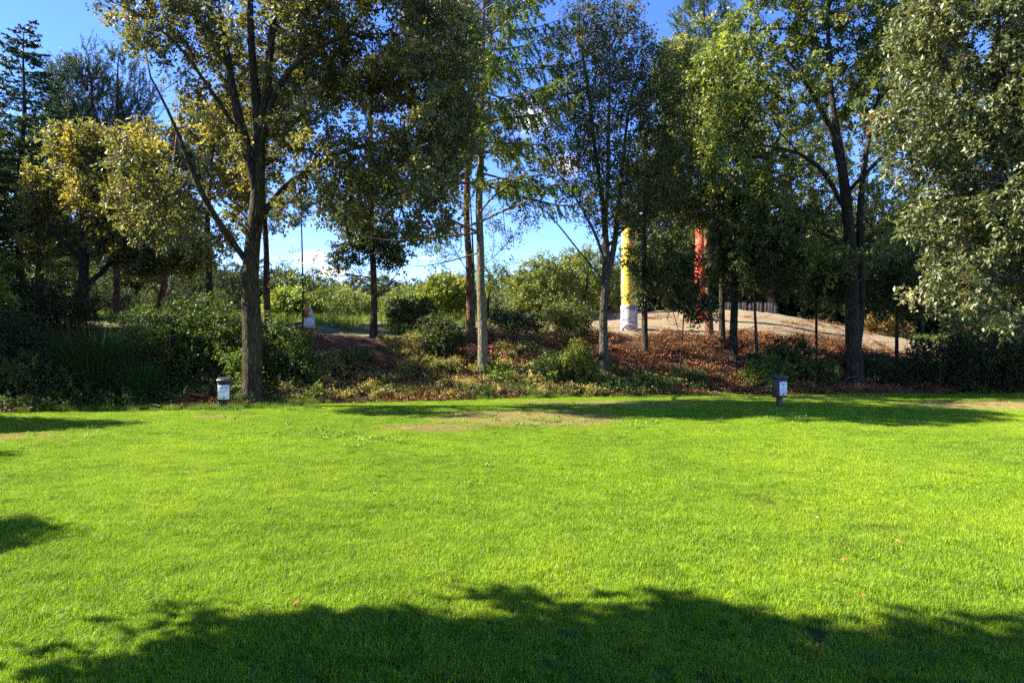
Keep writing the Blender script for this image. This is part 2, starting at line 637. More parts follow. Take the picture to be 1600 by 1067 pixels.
# ------------------------------------------------------------------ grass
def grass_material(name, lo, mid, hi, dry):
    """colour varies over the lawn: lush, yellowish and dried out patches"""
    m, nt, b = new_mat(name)
    geo = N(nt, "ShaderNodeNewGeometry")
    P = geo.outputs["Position"]
    at = N(nt, "ShaderNodeAttribute", attribute_name="col").outputs["Fac"]
    big, med = noise(nt, P, 0.35, 3), noise(nt, P, 1.6, 4, 0.6)
    f = nmath(nt, 'ADD', nmath(nt, 'MULTIPLY', big, 0.45), nmath(nt, 'MULTIPLY', med, 0.45))
    f = nmath(nt, 'ADD', f, nmath(nt, 'MULTIPLY', nmath(nt, 'SUBTRACT', at, 0.5), 0.6))
    f = nmath(nt, 'ADD', f, nmath(nt, 'MULTIPLY', nmath(nt, 'SUBTRACT', noise(nt, P, 7.0, 3, 0.6), 0.5), 0.5))
    c = ramp(nt, f, [(0.22, lo), (0.46, mid), (0.72, hi)])
    c = mixc(nt, nmath(nt, 'MULTIPLY', nmath(nt, 'SUBTRACT', 0.42, at, True), 1.7, True), c, (0.34, 0.40, 0.17))
    # bare, dried patches near the far edge of the lawn
    sep = N(nt, "ShaderNodeSeparateXYZ")
    nt.links.new(P, sep.inputs[0])
    x, y = sep.outputs[0], sep.outputs[1]
    tot = None
    for (cx, cy, rx, ry, s) in DRY:
        dx = nmath(nt, 'DIVIDE', nmath(nt, 'SUBTRACT', x, cx), rx)
        dy = nmath(nt, 'DIVIDE', nmath(nt, 'SUBTRACT', y, cy), ry)
        q = nmath(nt, 'ADD', nmath(nt, 'MULTIPLY', dx, dx), nmath(nt, 'MULTIPLY', dy, dy))
        q = nmath(nt, 'MULTIPLY', nmath(nt, 'SUBTRACT', 1.0, q, True), s)
        tot = q if tot is None else nmath(nt, 'MAXIMUM', tot, q)
    ns = nmath(nt, 'ADD', nmath(nt, 'MULTIPLY', noise(nt, P, 0.9, 6, 0.72), 0.6), nmath(nt, 'MULTIPLY', noise(nt, P, 4.5, 4, 0.7), 0.4))
    dn = nmath(nt, 'MULTIPLY', nmath(nt, 'ADD', nmath(nt, 'MULTIPLY', tot, 0.72), nmath(nt, 'SUBTRACT', ns, 0.70)), 4.2)
    df = nmath(nt, 'MULTIPLY', nmath(nt, 'MULTIPLY', dn, nmath(nt, 'ADD', at, 0.35)), nmath(nt, 'MULTIPLY', tot, 2.5, True), True)
    c = mixc(nt, df, c, dry)
    nt.links.new(c, b.inputs["Base Color"])
    b.inputs["Roughness"].default_value = 0.55
    b.inputs["Specular IOR Level"].default_value = 0.2
    tr = N(nt, "ShaderNodeBsdfTranslucent")
    nt.links.new(mixc(nt, 1.0, c, (1.15, 1.2, 0.6), 'MULTIPLY'), tr.inputs["Color"])
    ms = N(nt, "ShaderNodeMixShader", Fac=0.35)
    nt.links.new(b.outputs[0], ms.inputs[1])
    nt.links.new(tr.outputs[0], ms.inputs[2])
    nt.links.new(ms.outputs[0], nt.nodes["Material Output"].inputs["Surface"])
    return m


DRY = [(0.3, 13.9, 2.6, 2.0, 0.9), (-1.4, 12.3, 1.4, 0.7, 0.75), (2.5, 17.5, 4.0, 1.4, 0.6), (13.0, 17.0, 4.5, 2.6, 0.75), (-8.3, 11.2, 1.6, 0.7, 0.6),
       (-6.0, 14.0, 1.2, 0.5, 0.5), (10.0, 13.0, 3.5, 1.5, 0.28), (5.0, 8.6, 2.5, 0.9, 0.22), (-4.2, 8.5, 2.0, 0.8, 0.2), (-5.2, 5.0, 1.6, 1.2, 0.25), (7.5, 19.2, 6.0, 1.2, 0.45)]
M_GRASS = grass_material("grass_blade", (0.075, 0.16, 0.003), (0.215, 0.355, 0.006), (0.40, 0.49, 0.02), (0.42, 0.33, 0.13))
M_LONG_GRASS = grass_material("long_grass_blade", (0.05, 0.11, 0.008), (0.10, 0.19, 0.012), (0.22, 0.26, 0.04), (0.36, 0.27, 0.12))


def grass_patch(name, n, w, hmin, hmax, bw, mat, lean=0.5, seed=0, dry=0.04):
    r = np.random.default_rng(seed)
    p = np.stack([r.uniform(-w, w, n), r.uniform(-w, w, n), np.full(n, -0.005)], -1)
    h = r.uniform(hmin, hmax, n)
    a = r.uniform(0, 2 * math.pi, n)
    ln = np.abs(r.normal(0, lean, n)) * h
    d = np.stack([np.cos(a), np.sin(a), np.zeros(n)], -1)
    fa = a + r.normal(math.pi / 2, 0.6, n)
    s = np.stack([np.cos(fa), np.sin(fa), np.zeros(n)], -1) * (bw * r.uniform(0.7, 1.3, n))[:, None]
    up = np.array([0, 0, 1.0])
    mid = p + d * (ln * 0.35)[:, None] + up * (h * 0.58)[:, None]
    tip = p + d * ln[:, None] + up * (h * (1 - 0.25 * np.minimum(1, ln / h)))[:, None]
    V = np.stack([p - s * 0.5, p + s * 0.5, mid + s * 0.42, mid - s * 0.42, tip], 1).reshape(-1, 3)
    o = np.arange(n)[:, None] * 5
    F4 = o + np.array([[0, 1, 2, 3]])
    F3 = o + np.array([[3, 2, 4]])
    c = np.clip(r.normal(0.5, 0.2, n), 0, 1)
    c = np.where(r.random(n) < dry, 1.3, c)
    c = np.repeat(c, 5)
    return mesh_np(name, V, [F4, F3], mat, col=np.stack([c, c, c], -1))


def lawn_grass():
    src = [grass_patch("grass_patch", 2000, 0.3, 0.014, 0.05, 0.0036, M_GRASS, 0.7, s) for s in range(4)]
    src += [grass_patch("grass_tuft", 420, 0.13, 0.03, 0.07, 0.0042, M_GRASS, 0.7, 20 + s) for s in range(2)]
    P, S, K = [], [], []
    y = 1.6
    while y < 22.5:
        hw = 0.78 * y + 1.6
        st = 0.26
        xs = np.arange(-hw, hw, st)
        xx = xs + R.uniform(-0.12, 0.12, len(xs))
        yy = np.full(len(xs), y) + R.uniform(-0.12, 0.12, len(xs))
        P.append(np.stack([xx, yy], -1))
        S.append(R.uniform(0.85, 1.2, len(xs)))
        K.append(R.integers(0, 4, len(xs)))
        y += st
    P, S, K = np.vstack(P), np.concatenate(S), np.concatenate(K)
    n = 2600                                     # lusher tufts, in drifts
    ty = 2.2 + 18 * R.random(n) ** 1.3
    tx = (R.random(n) * 2 - 1) * (0.78 * ty + 1)
    keep = vnoise(tx, ty, 0.8, 11) + 0.5 * vnoise(tx, ty, 2.4, 12) > 0.78
    P = np.vstack([P, np.stack([tx, ty], -1)[keep]])
    S = np.concatenate([S, R.uniform(0.7, 1.15, keep.sum())])
    K = np.concatenate([K, R.integers(4, 6, keep.sum())])
    k = P[:, 1] < edge(P[:, 0]) + 0.05
    P, S, K = P[k], S[k], K[k]
    S = S * (0.68 + 0.4 * vnoise(P[:, 0], P[:, 1], 0.9, 14))
    # dried out spots grow thin and short
    for (cx, cy, rx, ry, s) in DRY:
        q = ((P[:, 0] - cx) / rx) ** 2 + ((P[:, 1] - cy) / ry) ** 2
        S = S * (1 - 0.45 * s * np.clip(1 - q, 0, 1))
    PZ = ground_z(P[:, 0], P[:, 1])
    scatter("lawn_grass", np.column_stack([P, PZ]), R.uniform(0, 6.28, len(P)), S, K, src, "short bright green grass of the mown lawn",
            R.normal(0, 0.03, len(P)), R.normal(0, 0.03, len(P)))


lawn_grass()


def long_grass():
    src = [grass_patch("long_grass_tuft", 150, 0.14, 0.09, 0.30, 0.006, M_LONG_GRASS, 0.55, 40 + s, dry=0.15) for s in range(3)]
    n = 1500
    x = R.uniform(-17, 19, n)
    y = edge(x) + R.normal(0.05, 0.16, n)
    s = R.uniform(0.35, 0.85, n) * (0.55 + 0.7 * vnoise(x, y, 0.6, 21)) * np.interp(x, [-17, -5, 0, 19], [1.1, 1.0, 0.6, 0.6])
    k = vnoise(x, y, 0.9, 22) > 0.3
    # thick tufts round the marker posts and the oak's foot
    for (cx, cy, m, r_, sc) in ((X(352, 15.9), 16.25, 60, 0.9, 0.5), (X(393, 16.7), 16.5, 70, 0.6, 0.7), (X(1218, 16.2), 16.2, 26, 0.35, 0.32), (X(250, 15.2), 15.6, 60, 1.4, 0.8)):
        x = np.concatenate([x, cx + R.normal(0, r_, m)])
        y = np.concatenate([y, cy + R.normal(0, 0.25, m)])
        s = np.concatenate([s, R.uniform(0.5, 1.0, m) * sc])
        k = np.concatenate([k, np.ones(m, bool)])
    x, y, s = x[k], y[k], s[k]
    scatter("long_grass", np.column_stack([x, y, ground_z(x, y)]), R.uniform(0, 6.28, len(x)), s, R.integers(0, 3, len(x)), src,
            "longer uncut grass along the far lawn edge")


long_grass()


# ------------------------------------------------------------------ leaves and trees
def leaf_arr(r, P, L, wr=0.5, up=0.9, D=None, dwt=0.6, fold=0.12, droop=0.15):
    n = len(P)
    d = r.normal(0, 1, (n, 3))
    if D is not None:
        d = norm(d) + D * dwt
    d[:, 2] -= droop
    d = norm(d)
    nn = r.normal(0, 1, (n, 3)) * 0.8 + np.array([0, 0, up])
    nn = norm(nn - (nn * d).sum(1, keepdims=True) * d)
    s = np.cross(nn, d)
    L = np.asarray(L)[:, None] if np.ndim(L) else np.full((n, 1), L)
    L = L * r.uniform(0.65, 1.25, (n, 1))
    w = L * wr * r.uniform(0.8, 1.2, (n, 1))
    m = P + d * L * 0.55 + nn * L * fold
    V = np.stack([P, m + s * w * 0.5, P + d * L, m - s * w * 0.5], 1).reshape(-1, 3)
    o = np.arange(n)[:, None] * 4
    F = np.concatenate([o + np.array([[0, 1, 2]]), o + np.array([[0, 2, 3]])])
    return V, F


def colours(r, n_cl, per, pal, wts, leaf_var=0.16, cl_var=0.12, mixcl=0.65):
    """per leaf colour: each cluster leans to one palette entry"""
    pal = np.asarray(pal, float)
    wts = np.asarray(wts, float) / np.sum(wts)
    a = r.choice(len(pal), n_cl, p=wts)
    b = r.choice(len(pal), (n_cl, per), p=wts)
    c = np.where((r.random((n_cl, per)) < mixcl)[..., None], pal[a][:, None, :], pal[b])
    c = c * np.exp(r.normal(0, cl_var, (n_cl, 1, 1))) * np.exp(r.normal(0, leaf_var, (n_cl, per, 1)))
    return c.reshape(-1, 3)


def clusters(r, T, D, K, M, Ls, leaf, wr, pal, wts, up=0.9, out=0.6, lift=0.1, jit=0.05, droop=0.15):
    """leafy twigs at targets T: K twigs each with M leaves"""
    n = len(T)
    td = norm(r.normal(0, 1, (n, K, 3)) + D[:, None, :] * out + np.array([0, 0, lift]))
    tl = Ls * r.uniform(0.5, 1.2, (n, K, 1))
    u = r.uniform(0.2, 1.0, (n, K, M, 1))
    P = T[:, None, None, :] + td[:, :, None, :] * tl[:, :, None, :] * u + r.normal(0, jit, (n, K, M, 3))
    P[..., 2] -= (u[..., 0] ** 2) * tl[:, :, None, 0] * 0.15
    DD = np.broadcast_to(td[:, :, None, :], P.shape).reshape(-1, 3)
    P = P.reshape(-1, 3)
    V, F = leaf_arr(r, P, leaf, wr, up, DD, droop=droop)
    c = colours(r, n, K * M, pal, wts)
    # thin twigs
    A = np.repeat(T[:, None, :], K, 1).reshape(-1, 3)
    B = A + (td * tl).reshape(-1, 3)
    B[:, 2] -= (tl.reshape(-1)) * 0.15
    return V, F, np.repeat(c, 4, 0), A, B


def thin_twigs(r, A, B, w):
    d = norm(B - A)
    s = norm(np.cross(d, r.normal(0, 1, A.shape))) * w
    t = np.cross(d, s)
    n = len(A)
    V = np.stack([A + s, A - s, B, A + t, A - t], 1).reshape(-1, 3)
    o = np.arange(n)[:, None] * 5
    return V, np.concatenate([o + np.array([[0, 1, 2]]), o + np.array([[3, 4, 2]])])


def sample_lobes(r, lobes, n, shell=0.35):
    """n points in a union of ellipsoids, thinned to even spacing; lobes rows: cx cy cz rx ry rz"""
    Lb = np.asarray(lobes, float)
    vol = np.prod(Lb[:, 3:6], 1)
    k = r.choice(len(Lb), n * 4, p=vol / vol.sum())
    u = norm(r.normal(0, 1, (n * 4, 3))) * (shell + (1 - shell) * r.random((n * 4, 1))) ** 0.6
    P = Lb[k, :3] + u * Lb[k, 3:6]
    gap = vnoise(P[:, 0] + 0.6 * P[:, 2], P[:, 1] * 0.8 + 0.9 * P[:, 2], 0.62, int(r.integers(0, 50)))
    P = P[gap > 0.25]
    d0 = 0.62 * (vol.sum() * 4.19 / n) ** (1 / 3)
    Q = np.empty_like(P)
    Q[0] = P[0]
    c = 1
    for p in P[1:]:
        if c >= n:
            break
        if ((Q[:c] - p) ** 2).sum(1).min() > d0 * d0:
            Q[c] = p
            c += 1
    return Q[:c]


class Skel:
    def __init__(self):
        self.P, self.par, self.dir, self.plen, self.fix = [], [], [], [], []

    def add(self, p, par, fix=0.0):
        p = np.asarray(p, float)
        if par < 0:
            d, l = np.array([0, 0, 1.0]), 0.0
        else:
            v = p - self.P[par]
            ln = np.linalg.norm(v)
            d, l = v / max(ln, 1e-6), self.plen[par] + ln
        self.P.append(p)
        self.par.append(par)
        self.dir.append(d)
        self.plen.append(l)
        self.fix.append(fix)
        return len(self.P) - 1

    def poly(self, pts, rads, par=-1, step=0.35):
        """resampled polyline; returns node ids"""
        pts = np.asarray(pts, float)
        rads = np.asarray(rads, float)
        if par >= 0:
            pts = np.vstack([self.P[par], pts])
            rads = np.concatenate([[rads[0]], rads])
        s = np.concatenate([[0], np.cumsum(np.linalg.norm(np.diff(pts, axis=0), axis=1))])
        n = max(2, int(s[-1] / step) + 1)
        t = np.linspace(0, s[-1], n)
        # smooth (Catmull-like) by interpolating with a small blur
        Q = np.stack([np.interp(t, s, pts[:, i]) for i in range(3)], -1)
        for _ in range(3):
            Q[1:-1] = 0.25 * Q[:-2] + 0.5 * Q[1:-1] + 0.25 * Q[2:]
        q = np.interp(t, s, rads)
        if s[-1] > 3.0:
            k_ = np.random.default_rng(int(abs(s[-1]) * 1000) % 9973)
            w = k_.normal(0, 1, (n, 2))
            for _ in range(6):
                w[1:-1] = (w[:-2] + w[1:-1] + w[2:]) / 3
            w = np.cumsum(w, 0)
            w = w - np.linspace(0, 1, n)[:, None] * w[-1] - w[0] * (1 - np.linspace(0, 1, n))[:, None]
            Q[:, :2] += w * 0.035
            q = q * (1 + 0.05 * np.interp(np.arange(n), np.arange(0, n + 3, 3), k_.normal(0, 1, len(np.arange(0, n + 3, 3)))))
        ids = []
        for i in range(n):
            if i == 0 and par >= 0:
                ids.append(par)
                continue
            par = self.add(Q[i], par, q[i])
            ids.append(par)
        return ids

    def attach(self, r, T, minh=0.0, seg=0.45, w_len=0.12, curl=0.35, wig=0.05, up=0.12, order=None):
        start = len(self.P)
        P = np.array(self.P)
        d = np.array([np.sqrt(((P - t) ** 2).sum(1).min()) for t in T])
        cap = len(P) + int(len(T) * 14) + 100
        AP, AD, AL = np.zeros((cap, 3)), np.zeros((cap, 3)), np.zeros(cap)
        n = len(P)
        AP[:n], AD[:n], AL[:n] = P, np.array(self.dir), np.array(self.plen)
        ok = np.zeros(cap, bool)
        ok[:n] = AP[:n, 2] >= minh
        tips, tdir = [], []
        for i in np.argsort(d + r.uniform(0, 0.5, len(T))):
            t = T[i]
            v = t - AP[:n]
            ds = np.sqrt((v ** 2).sum(1)) + 1e-6
            cs = (v * AD[:n]).sum(1) / ds
            cost = ds * (1.7 - 0.75 * cs) + w_len * AL[:n]
            cost[~ok[:n]] = 1e9
            p = int(np.argmin(cost))
            L = ds[p]
            c = AP[p] + AD[p] * L * curl + np.array([0, 0, up * L])
            m = max(1, int(L / seg))
            par = p
            for k in range(1, m + 1):
                u = k / m
                q = (1 - u) ** 2 * AP[p] + 2 * u * (1 - u) * c + u * u * t
                if k < m:
                    q = q + r.normal(0, wig, 3) * min(1, L)
                if n >= cap:
                    break
                par = self.add(q, par)
                AP[n], AD[n], AL[n] = self.P[par], self.dir[par], self.plen[par]
                ok[n] = True
                n += 1
            tips.append(par)
            tdir.append(self.dir[par])
        return np.array([self.P[k] for k in tips]), np.array(tdir)

    def radii(self, tip=0.006, e=2.3):
        n = len(self.P)
        acc = np.zeros(n)
        ch = np.zeros(n, int)
        for i in range(n - 1, -1, -1):
            if ch[i] == 0:
                acc[i] = tip ** e
            if self.par[i] >= 0:
                acc[self.par[i]] += acc[i]
                ch[self.par[i]] += 1
        rad = acc ** (1 / e)
        fx = np.array(self.fix)
        # limbs never thicker than the parent
        rad = np.where(fx > 0, fx, rad)
        for i in range(n):
            p = self.par[i]
            if p >= 0:
                rad[i] = min(rad[i], rad[p] * (0.97 if fx[i] == 0 else 1.0))
        return rad

    def mesh(self, r, rad, sides=14, flare=0.0, lump=0.05):
        n = len(self.P)
        P = np.array(self.P)
        kids = [[] for _ in range(n)]
        for i in range(n):
            if self.par[i] >= 0:
                kids[self.par[i]].append(i)
        Vs, F4, off = [], [], 0
        stack = [(i, -1) for i in range(n) if self.par[i] < 0]
        while stack:
            i, pr = stack.pop()
            ch = [] if pr < 0 else [pr]
            c = i
            while True:
                ch.append(c)
                ks = kids[c]
                if not ks:
                    break
                b = max(ks, key=lambda k: rad[k])
                for k in ks:
                    if k != b:
                        stack.append((k, c))
                c = b
            if len(ch) < 2:
                continue
            q = P[ch]
            rr = rad[ch].copy()
            if pr >= 0:
                rr[0] = min(rr[0], rr[1] * 1.25)
            rm = rr.max()
            k = sides if rm > 0.1 else (7 if rm > 0.04 else (5 if rm > 0.015 else 3))
            wob = None
            if rm > 0.06:
                ang = np.arange(k)[None, :]
                wob = 1 + lump * r.normal(0, 1, (len(q), k))
                wob = (wob + np.roll(wob, 1, 0) + np.roll(wob, -1, 0)) / 3
                if pr < 0 and flare > 0:
                    hgt = np.maximum(0, q[:, 2] - q[0, 2])
                    ridge = 0.75 + 0.45 * np.sin(ang * 2 * math.pi / k * 4 + r.uniform(0, 6)) + 0.15 * np.sin(ang * 2 * math.pi / k * 7 + 1)
                    wob = wob + flare * np.exp(-hgt / 0.28)[:, None] * ridge
            V, F = tube(q, rr, k, wob)
            Vs.append(V)
            F4.append(F + off)
            off += len(V)
        return np.vstack(Vs), np.vstack(F4)


def lobe(px, py, rx, ry, Y, dy=0.0, depth=None, base=(0, 0, 0)):
    k = Y / 1067.0
    dpt = depth if depth is not None else 0.8 * rx * k
    return (X(px, Y) - base[0], Y + dy - base[1], Z(py, Y) - base[2], rx * k, dpt, ry * k)


OAKISH = [(0.072, 0.069, 0.024), (0.105, 0.092, 0.028), (0.048, 0.052, 0.022), (0.18, 0.135, 0.022), (0.11, 0.10, 0.06)]
OAK_W = [5, 3.2, 4, 1.6, 0.5]
YELLOWISH = [(0.085, 0.080, 0.026), (0.145, 0.118, 0.026), (0.06, 0.062, 0.024), (0.23, 0.17, 0.022), (0.11, 0.10, 0.055)]
YEL_W = [4, 3, 3, 1.8, 0.6]
FRESH = [(0.078, 0.098, 0.024), (0.110, 0.124, 0.030), (0.056, 0.072, 0.022), (0.14, 0.135, 0.038)]
FRESH_W = [4, 3, 3, 1.3]
GREY = [(0.085, 0.094, 0.036), (0.115, 0.120, 0.05), (0.06, 0.070, 0.025), (0.16, 0.14, 0.07), (0.14, 0.07, 0.035)]
GREY_W = [4, 3, 3, 0.5, 0.06]
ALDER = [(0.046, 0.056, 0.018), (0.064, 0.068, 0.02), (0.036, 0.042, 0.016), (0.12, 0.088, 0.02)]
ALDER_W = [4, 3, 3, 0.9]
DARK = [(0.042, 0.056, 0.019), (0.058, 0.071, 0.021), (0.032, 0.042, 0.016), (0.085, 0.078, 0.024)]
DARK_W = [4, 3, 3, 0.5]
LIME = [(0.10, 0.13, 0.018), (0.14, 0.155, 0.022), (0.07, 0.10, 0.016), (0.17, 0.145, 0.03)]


def broadleaf(name, label, px, Y, trunk, limbs, lobes, nT, K, M, leaf, pal, wts, bark, lmat, seed, r0=None, minh=1.5, Ls=0.5, wr=0.5, tip=0.006,
              flare=0.5, group=None, cat="tree", up=0.9, x=None, sides=14, lift=0.1, dens_shell=0.35, sink=0.08, twig_w=0.003, out=0.6, clear=0.0):
    """trunk: [(px, py, radius)] in the tree's own plane at distance Y; limbs: [(trunk index by height, [(px,py,dy)], r0, r1)]"""
    r = np.random.default_rng(seed)
    bx = X(px, Y) if x is None else x
    bz = gz(bx, Y) - sink
    base = np.array([bx, Y, bz])
    root = thing(name, label, cat, base, group)
    S = Skel()
    tp = [(0, 0, 0)] + [(X(a, Y) - bx, b_, Z(c, Y) - bz) for (a, c, _, b_) in [(t[0], t[1], t[2], t[3] if len(t) > 3 else 0.0) for t in trunk[1:]]]
    ids = S.poly(tp, [t[2] for t in trunk])
    for (hpx, pts, ra, rb) in limbs:
        hz = Z(hpx, Y) - bz
        j = min(range(len(S.P)), key=lambda k: abs(S.P[k][2] - hz) + (0 if k in ids else 5))
        pp = [(X(a, Y) - bx, dy, Z(b_, Y) - bz) for (a, b_, dy) in pts]
        S.poly(pp, np.linspace(ra, rb, len(pp)), par=j)
    Lb = [lobe(*(l[:4]), Y, *(l[4:]), base=base) for l in lobes]
    T = sample_lobes(r, Lb, nT, dens_shell)
    T = T[T[:, 2] > 0.25]
    if clear > 0:                                       # little foliage grows right round the main limbs
        Q = np.array(S.P)
        dx = np.sqrt((T[:, None, 0] - Q[None, :, 0]) ** 2 + (T[:, None, 2] - Q[None, :, 2]) ** 2)
        near = (dx < clear) & (T[:, None, 1] < Q[None, :, 1] + 0.4)
        T = T[~near.any(1) | (r.random(len(T)) < 0.12)]
    tips, td = S.attach(r, T, minh=minh)
    rad = S.radii(tip)
    V, F = S.mesh(r, rad, sides, flare)
    lv, lf, lc, A, B = clusters(r, tips, td, K, M, Ls, leaf, wr, pal, wts, up=up, lift=lift, out=out)
    tv, tf = thin_twigs(r, A, B, twig_w)
    o = link("trunk", mesh_np(name + "_trunk", np.vstack([V, tv]), [F, tf + len(V)], bark, smooth=True), root)
    o = link("crown", mesh_np(name + "_crown", lv, lf, lmat, col=lc), root)
    return root


# ---- conifers
def needle_shoots(r, A, D, L, n, nl, nw, fwd=0.7, pal=None, wts=None):
    """A shoot bases, D shoot directions, n needles each"""
    m = len(A)
    u = r.random((m, n, 1))
    P = A[:, None, :] + D[:, None, :] * (L * u if np.ndim(L) == 0 else L[:, None, None] * u)
    d = norm(norm(r.normal(0, 1, (m, n, 3))) + D[:, None, :] * fwd)
    s = norm(np.cross(d, r.normal(0, 1, (m, n, 3)))) * nw
    ll = nl * r.uniform(0.7, 1.2, (m, n, 1))
    V = np.stack([P - s * 0.5, P + s * 0.5, P + d * ll], 2).reshape(-1, 3)
    F = np.arange(m * n * 3).reshape(-1, 3)
    c = colours(r, m, n, pal, wts, 0.12, 0.15, 0.9)
    return V, F, np.repeat(c, 3, 0)


PINE = [(0.055, 0.075, 0.036), (0.075, 0.095, 0.045), (0.038, 0.052, 0.026)]
PINE_PALE = [(0.075, 0.115, 0.045), (0.095, 0.135, 0.055), (0.055, 0.08, 0.03)]
LARCH = [(0.11, 0.155, 0.018), (0.065, 0.10, 0.016), (0.12, 0.135, 0.02)]
SPRUCE = [(0.03, 0.055, 0.014), (0.045, 0.075, 0.016), (0.02, 0.036, 0.011)]
W3 = [4, 2, 3]


def pine(name, label, px, Y, trunk, lobes, nT, pal, seed, bark=None, dead=6, shoots=11, nn=34, group=None, minh=3.0, nl=0.12, nw=0.026, lift=0.55, r_dead=0.012, brush=False):
    r = np.random.default_rng(seed)
    bx = X(px, Y)
    bz = gz(bx, Y) - 0.08
    base = np.array([bx, Y, bz])
    root = thing(name, label, "tree", base, group)
    S = Skel()
    tp = [(0, 0, 0)] + [(X(t[0], Y) - bx, 0.0, Z(t[1], Y) - bz) for t in trunk[1:]]
    ids = S.poly(tp, [t[2] for t in trunk])
    Lb = [lobe(*(l[:4]), Y, *(l[4:]), base=base) for l in lobes]
    T = sample_lobes(r, Lb, nT, 0.3)
    tips, td = S.attach(r, T, minh=minh, w_len=0.02, up=-0.02)
    nd = len(S.P)
    top = S.P[ids[-1]][2]
    for k in range(dead):                               # bare dead side branches
        hh = r.uniform(0.3, 0.8) * top
        j = min(ids, key=lambda q: abs(S.P[q][2] - hh))
        a = r.uniform(0, 6.28)
        ln = r.uniform(0.6, 2.2)
        p0 = S.P[j]
        S.poly([p0 + np.array([math.cos(a) * ln * 0.5, math.sin(a) * ln * 0.5, 0.1 * ln]), p0 + np.array([math.cos(a) * ln, math.sin(a) * ln, -0.05 * ln])],
               [r_dead, r_dead * 0.4], par=j, step=0.3)
    rad = S.radii(0.007)
    V, F = S.mesh(r, rad, 12, 0.5)
    K = shoots
    A = np.repeat(tips, K, 0) + r.normal(0, 0.08, (len(tips) * K, 3))
    D = norm(r.normal(0, 0.7, (len(A), 3)) + np.repeat(td, K, 0) * 0.6 + np.array([0, 0, lift]))
    L = r.uniform(0.15, 0.42, len(A))
    if brush:
        D = norm(r.normal(0, 0.45, (len(A), 3)) + np.repeat(td, K, 0) * 0.5 + np.array([0, 0, 0.95]))
        L = r.uniform(0.3, 0.8, len(A))
    nv, nf, nc = needle_shoots(r, A, D, L, nn, nl, nw, 0.75, pal, W3)
    tv, tf = thin_twigs(r, A, A + D * L[:, None], 0.006)
    link("trunk", mesh_np(name + "_trunk", np.vstack([V, tv]), [F, tf + len(V)], bark or M_PINE_BARK, smooth=True), root)
    link("crown", mesh_np(name + "_crown", nv, nf, M_NEEDLE, col=nc), root)
    return root


def whorled(name, label, px, Y, top_py, r0, z_first, gap, len0, len_pow, per, pal, seed, bark, droop, hang, density, nn=12, nl=0.035, nw=0.008, lean=0.0, group=None, bare_to=0.0, tw_len=0.5, twist=0.0,
            top_len=0.15, base_dx=0.0):
    """spruce / larch: straight stem with rings of side branches carrying needled twigs"""
    r = np.random.default_rng(seed)
    bx = X(px, Y) + base_dx
    bz = gz(bx, Y) - 0.08
    root = thing(name, label, "tree", (bx, Y, bz), group)
    H = Z(top_py, Y) - bz
    S = Skel()
    ids = S.poly([(0, 0, 0), (lean * 0.5 + r.normal(0, 0.04), 0, H * 0.5), (lean, 0, H)], [r0, r0 * 0.62, 0.012], step=0.3)
    A, D, TL = [], [], []
    z = z_first
    while z < H - 0.15:
        f = (z - z_first) / (H - z_first)
        bl = len0 * (1 - f) ** len_pow + top_len
        a0 = r.uniform(0, 6.28)
        for k in range(per):
            if r.random() > density:
                continue
            a = a0 + k * 2 * math.pi / per + r.normal(0, 0.25)
            ln = bl * r.uniform(0.65, 1.15)
            zj = z + r.normal(0, gap * 0.4)
            j = min(ids, key=lambda q: abs(S.P[q][2] - zj))
            p0 = S.P[j]
            dh = np.array([math.cos(a), math.sin(a), 0])
            dr = droop * (1 - f) + 0.35 * f * -1 + r.normal(0, 0.16)
            if z < bare_to and r.random() < 0.6:
                continue
            if z < bare_to + 1.5:
                dr = r.normal(0.0, 0.35)
            bend = np.array([-dh[1], dh[0], 0]) * r.normal(0, 0.14) * ln
            pts = [p0 + dh * ln * 0.33 + np.array([0, 0, -dr * ln * 0.22]), p0 + dh * ln * 0.7 + np.array([0, 0, -dr * ln * 0.42]) + bend * 0.5, p0 + dh * ln + bend + np.array([0, 0, -dr * ln * 0.42 + 0.06 * ln])]
            rb = max(0.006, 0.0095 * ln)
            nid = S.poly(pts, [rb, rb * 0.6, 0.004], par=j, step=0.3)
            if z < bare_to and r.random() < 0.6:
                continue
            Q = np.array([S.P[q] for q in nid])
            m = max(3, int(ln / 0.12))
            t = np.sort(r.uniform(0.18, 1.0, m))
            ii = t * (len(Q) - 1)
            i0 = np.minimum(ii.astype(int), len(Q) - 2)
            B = Q[i0] + (Q[i0 + 1] - Q[i0]) * (ii - i0)[:, None]
            side = np.array([-dh[1], dh[0], 0])
            sg = np.where(np.arange(m) % 2 == 0, 1.0, -1.0)[:, None]
            d = norm(side * sg * (1 - hang) + dh * 0.55 * (1 - hang * 0.5) + np.array([0, 0, -hang]) + r.normal(0, 0.16, (m, 3)))
            A.append(B)
            D.append(d)
            TL.append((tw_len * (0.35 + 0.65 * (1 - t)) * r.uniform(0.6, 1.2, m)) * min(1, ln / 0.8) + 0.08)
            A.append(Q[-1:])
            D.append(norm(Q[-1:] - Q[-2:-1]))
            TL.append(np.array([0.2]))
        z += gap * r.uniform(0.8, 1.2) * (0.55 + 0.45 * (1 - f))
    A, D, TL = np.vstack(A), np.vstack(D), np.concatenate(TL)
    rad = S.radii(0.004)
    V, F = S.mesh(r, rad, 12, 0.5)
    nv, nf, nc = needle_shoots(r, A, D, TL, nn, nl, nw, 0.35, pal, W3)
    tv, tf = thin_twigs(r, A, A + D * TL[:, None], 0.004)
    link("trunk", mesh_np(name + "_trunk", np.vstack([V, tv]), [F, tf + len(V)], bark, smooth=True), root)
    link("crown", mesh_np(name + "_crown", nv, nf, M_NEEDLE, col=nc), root)
    return root


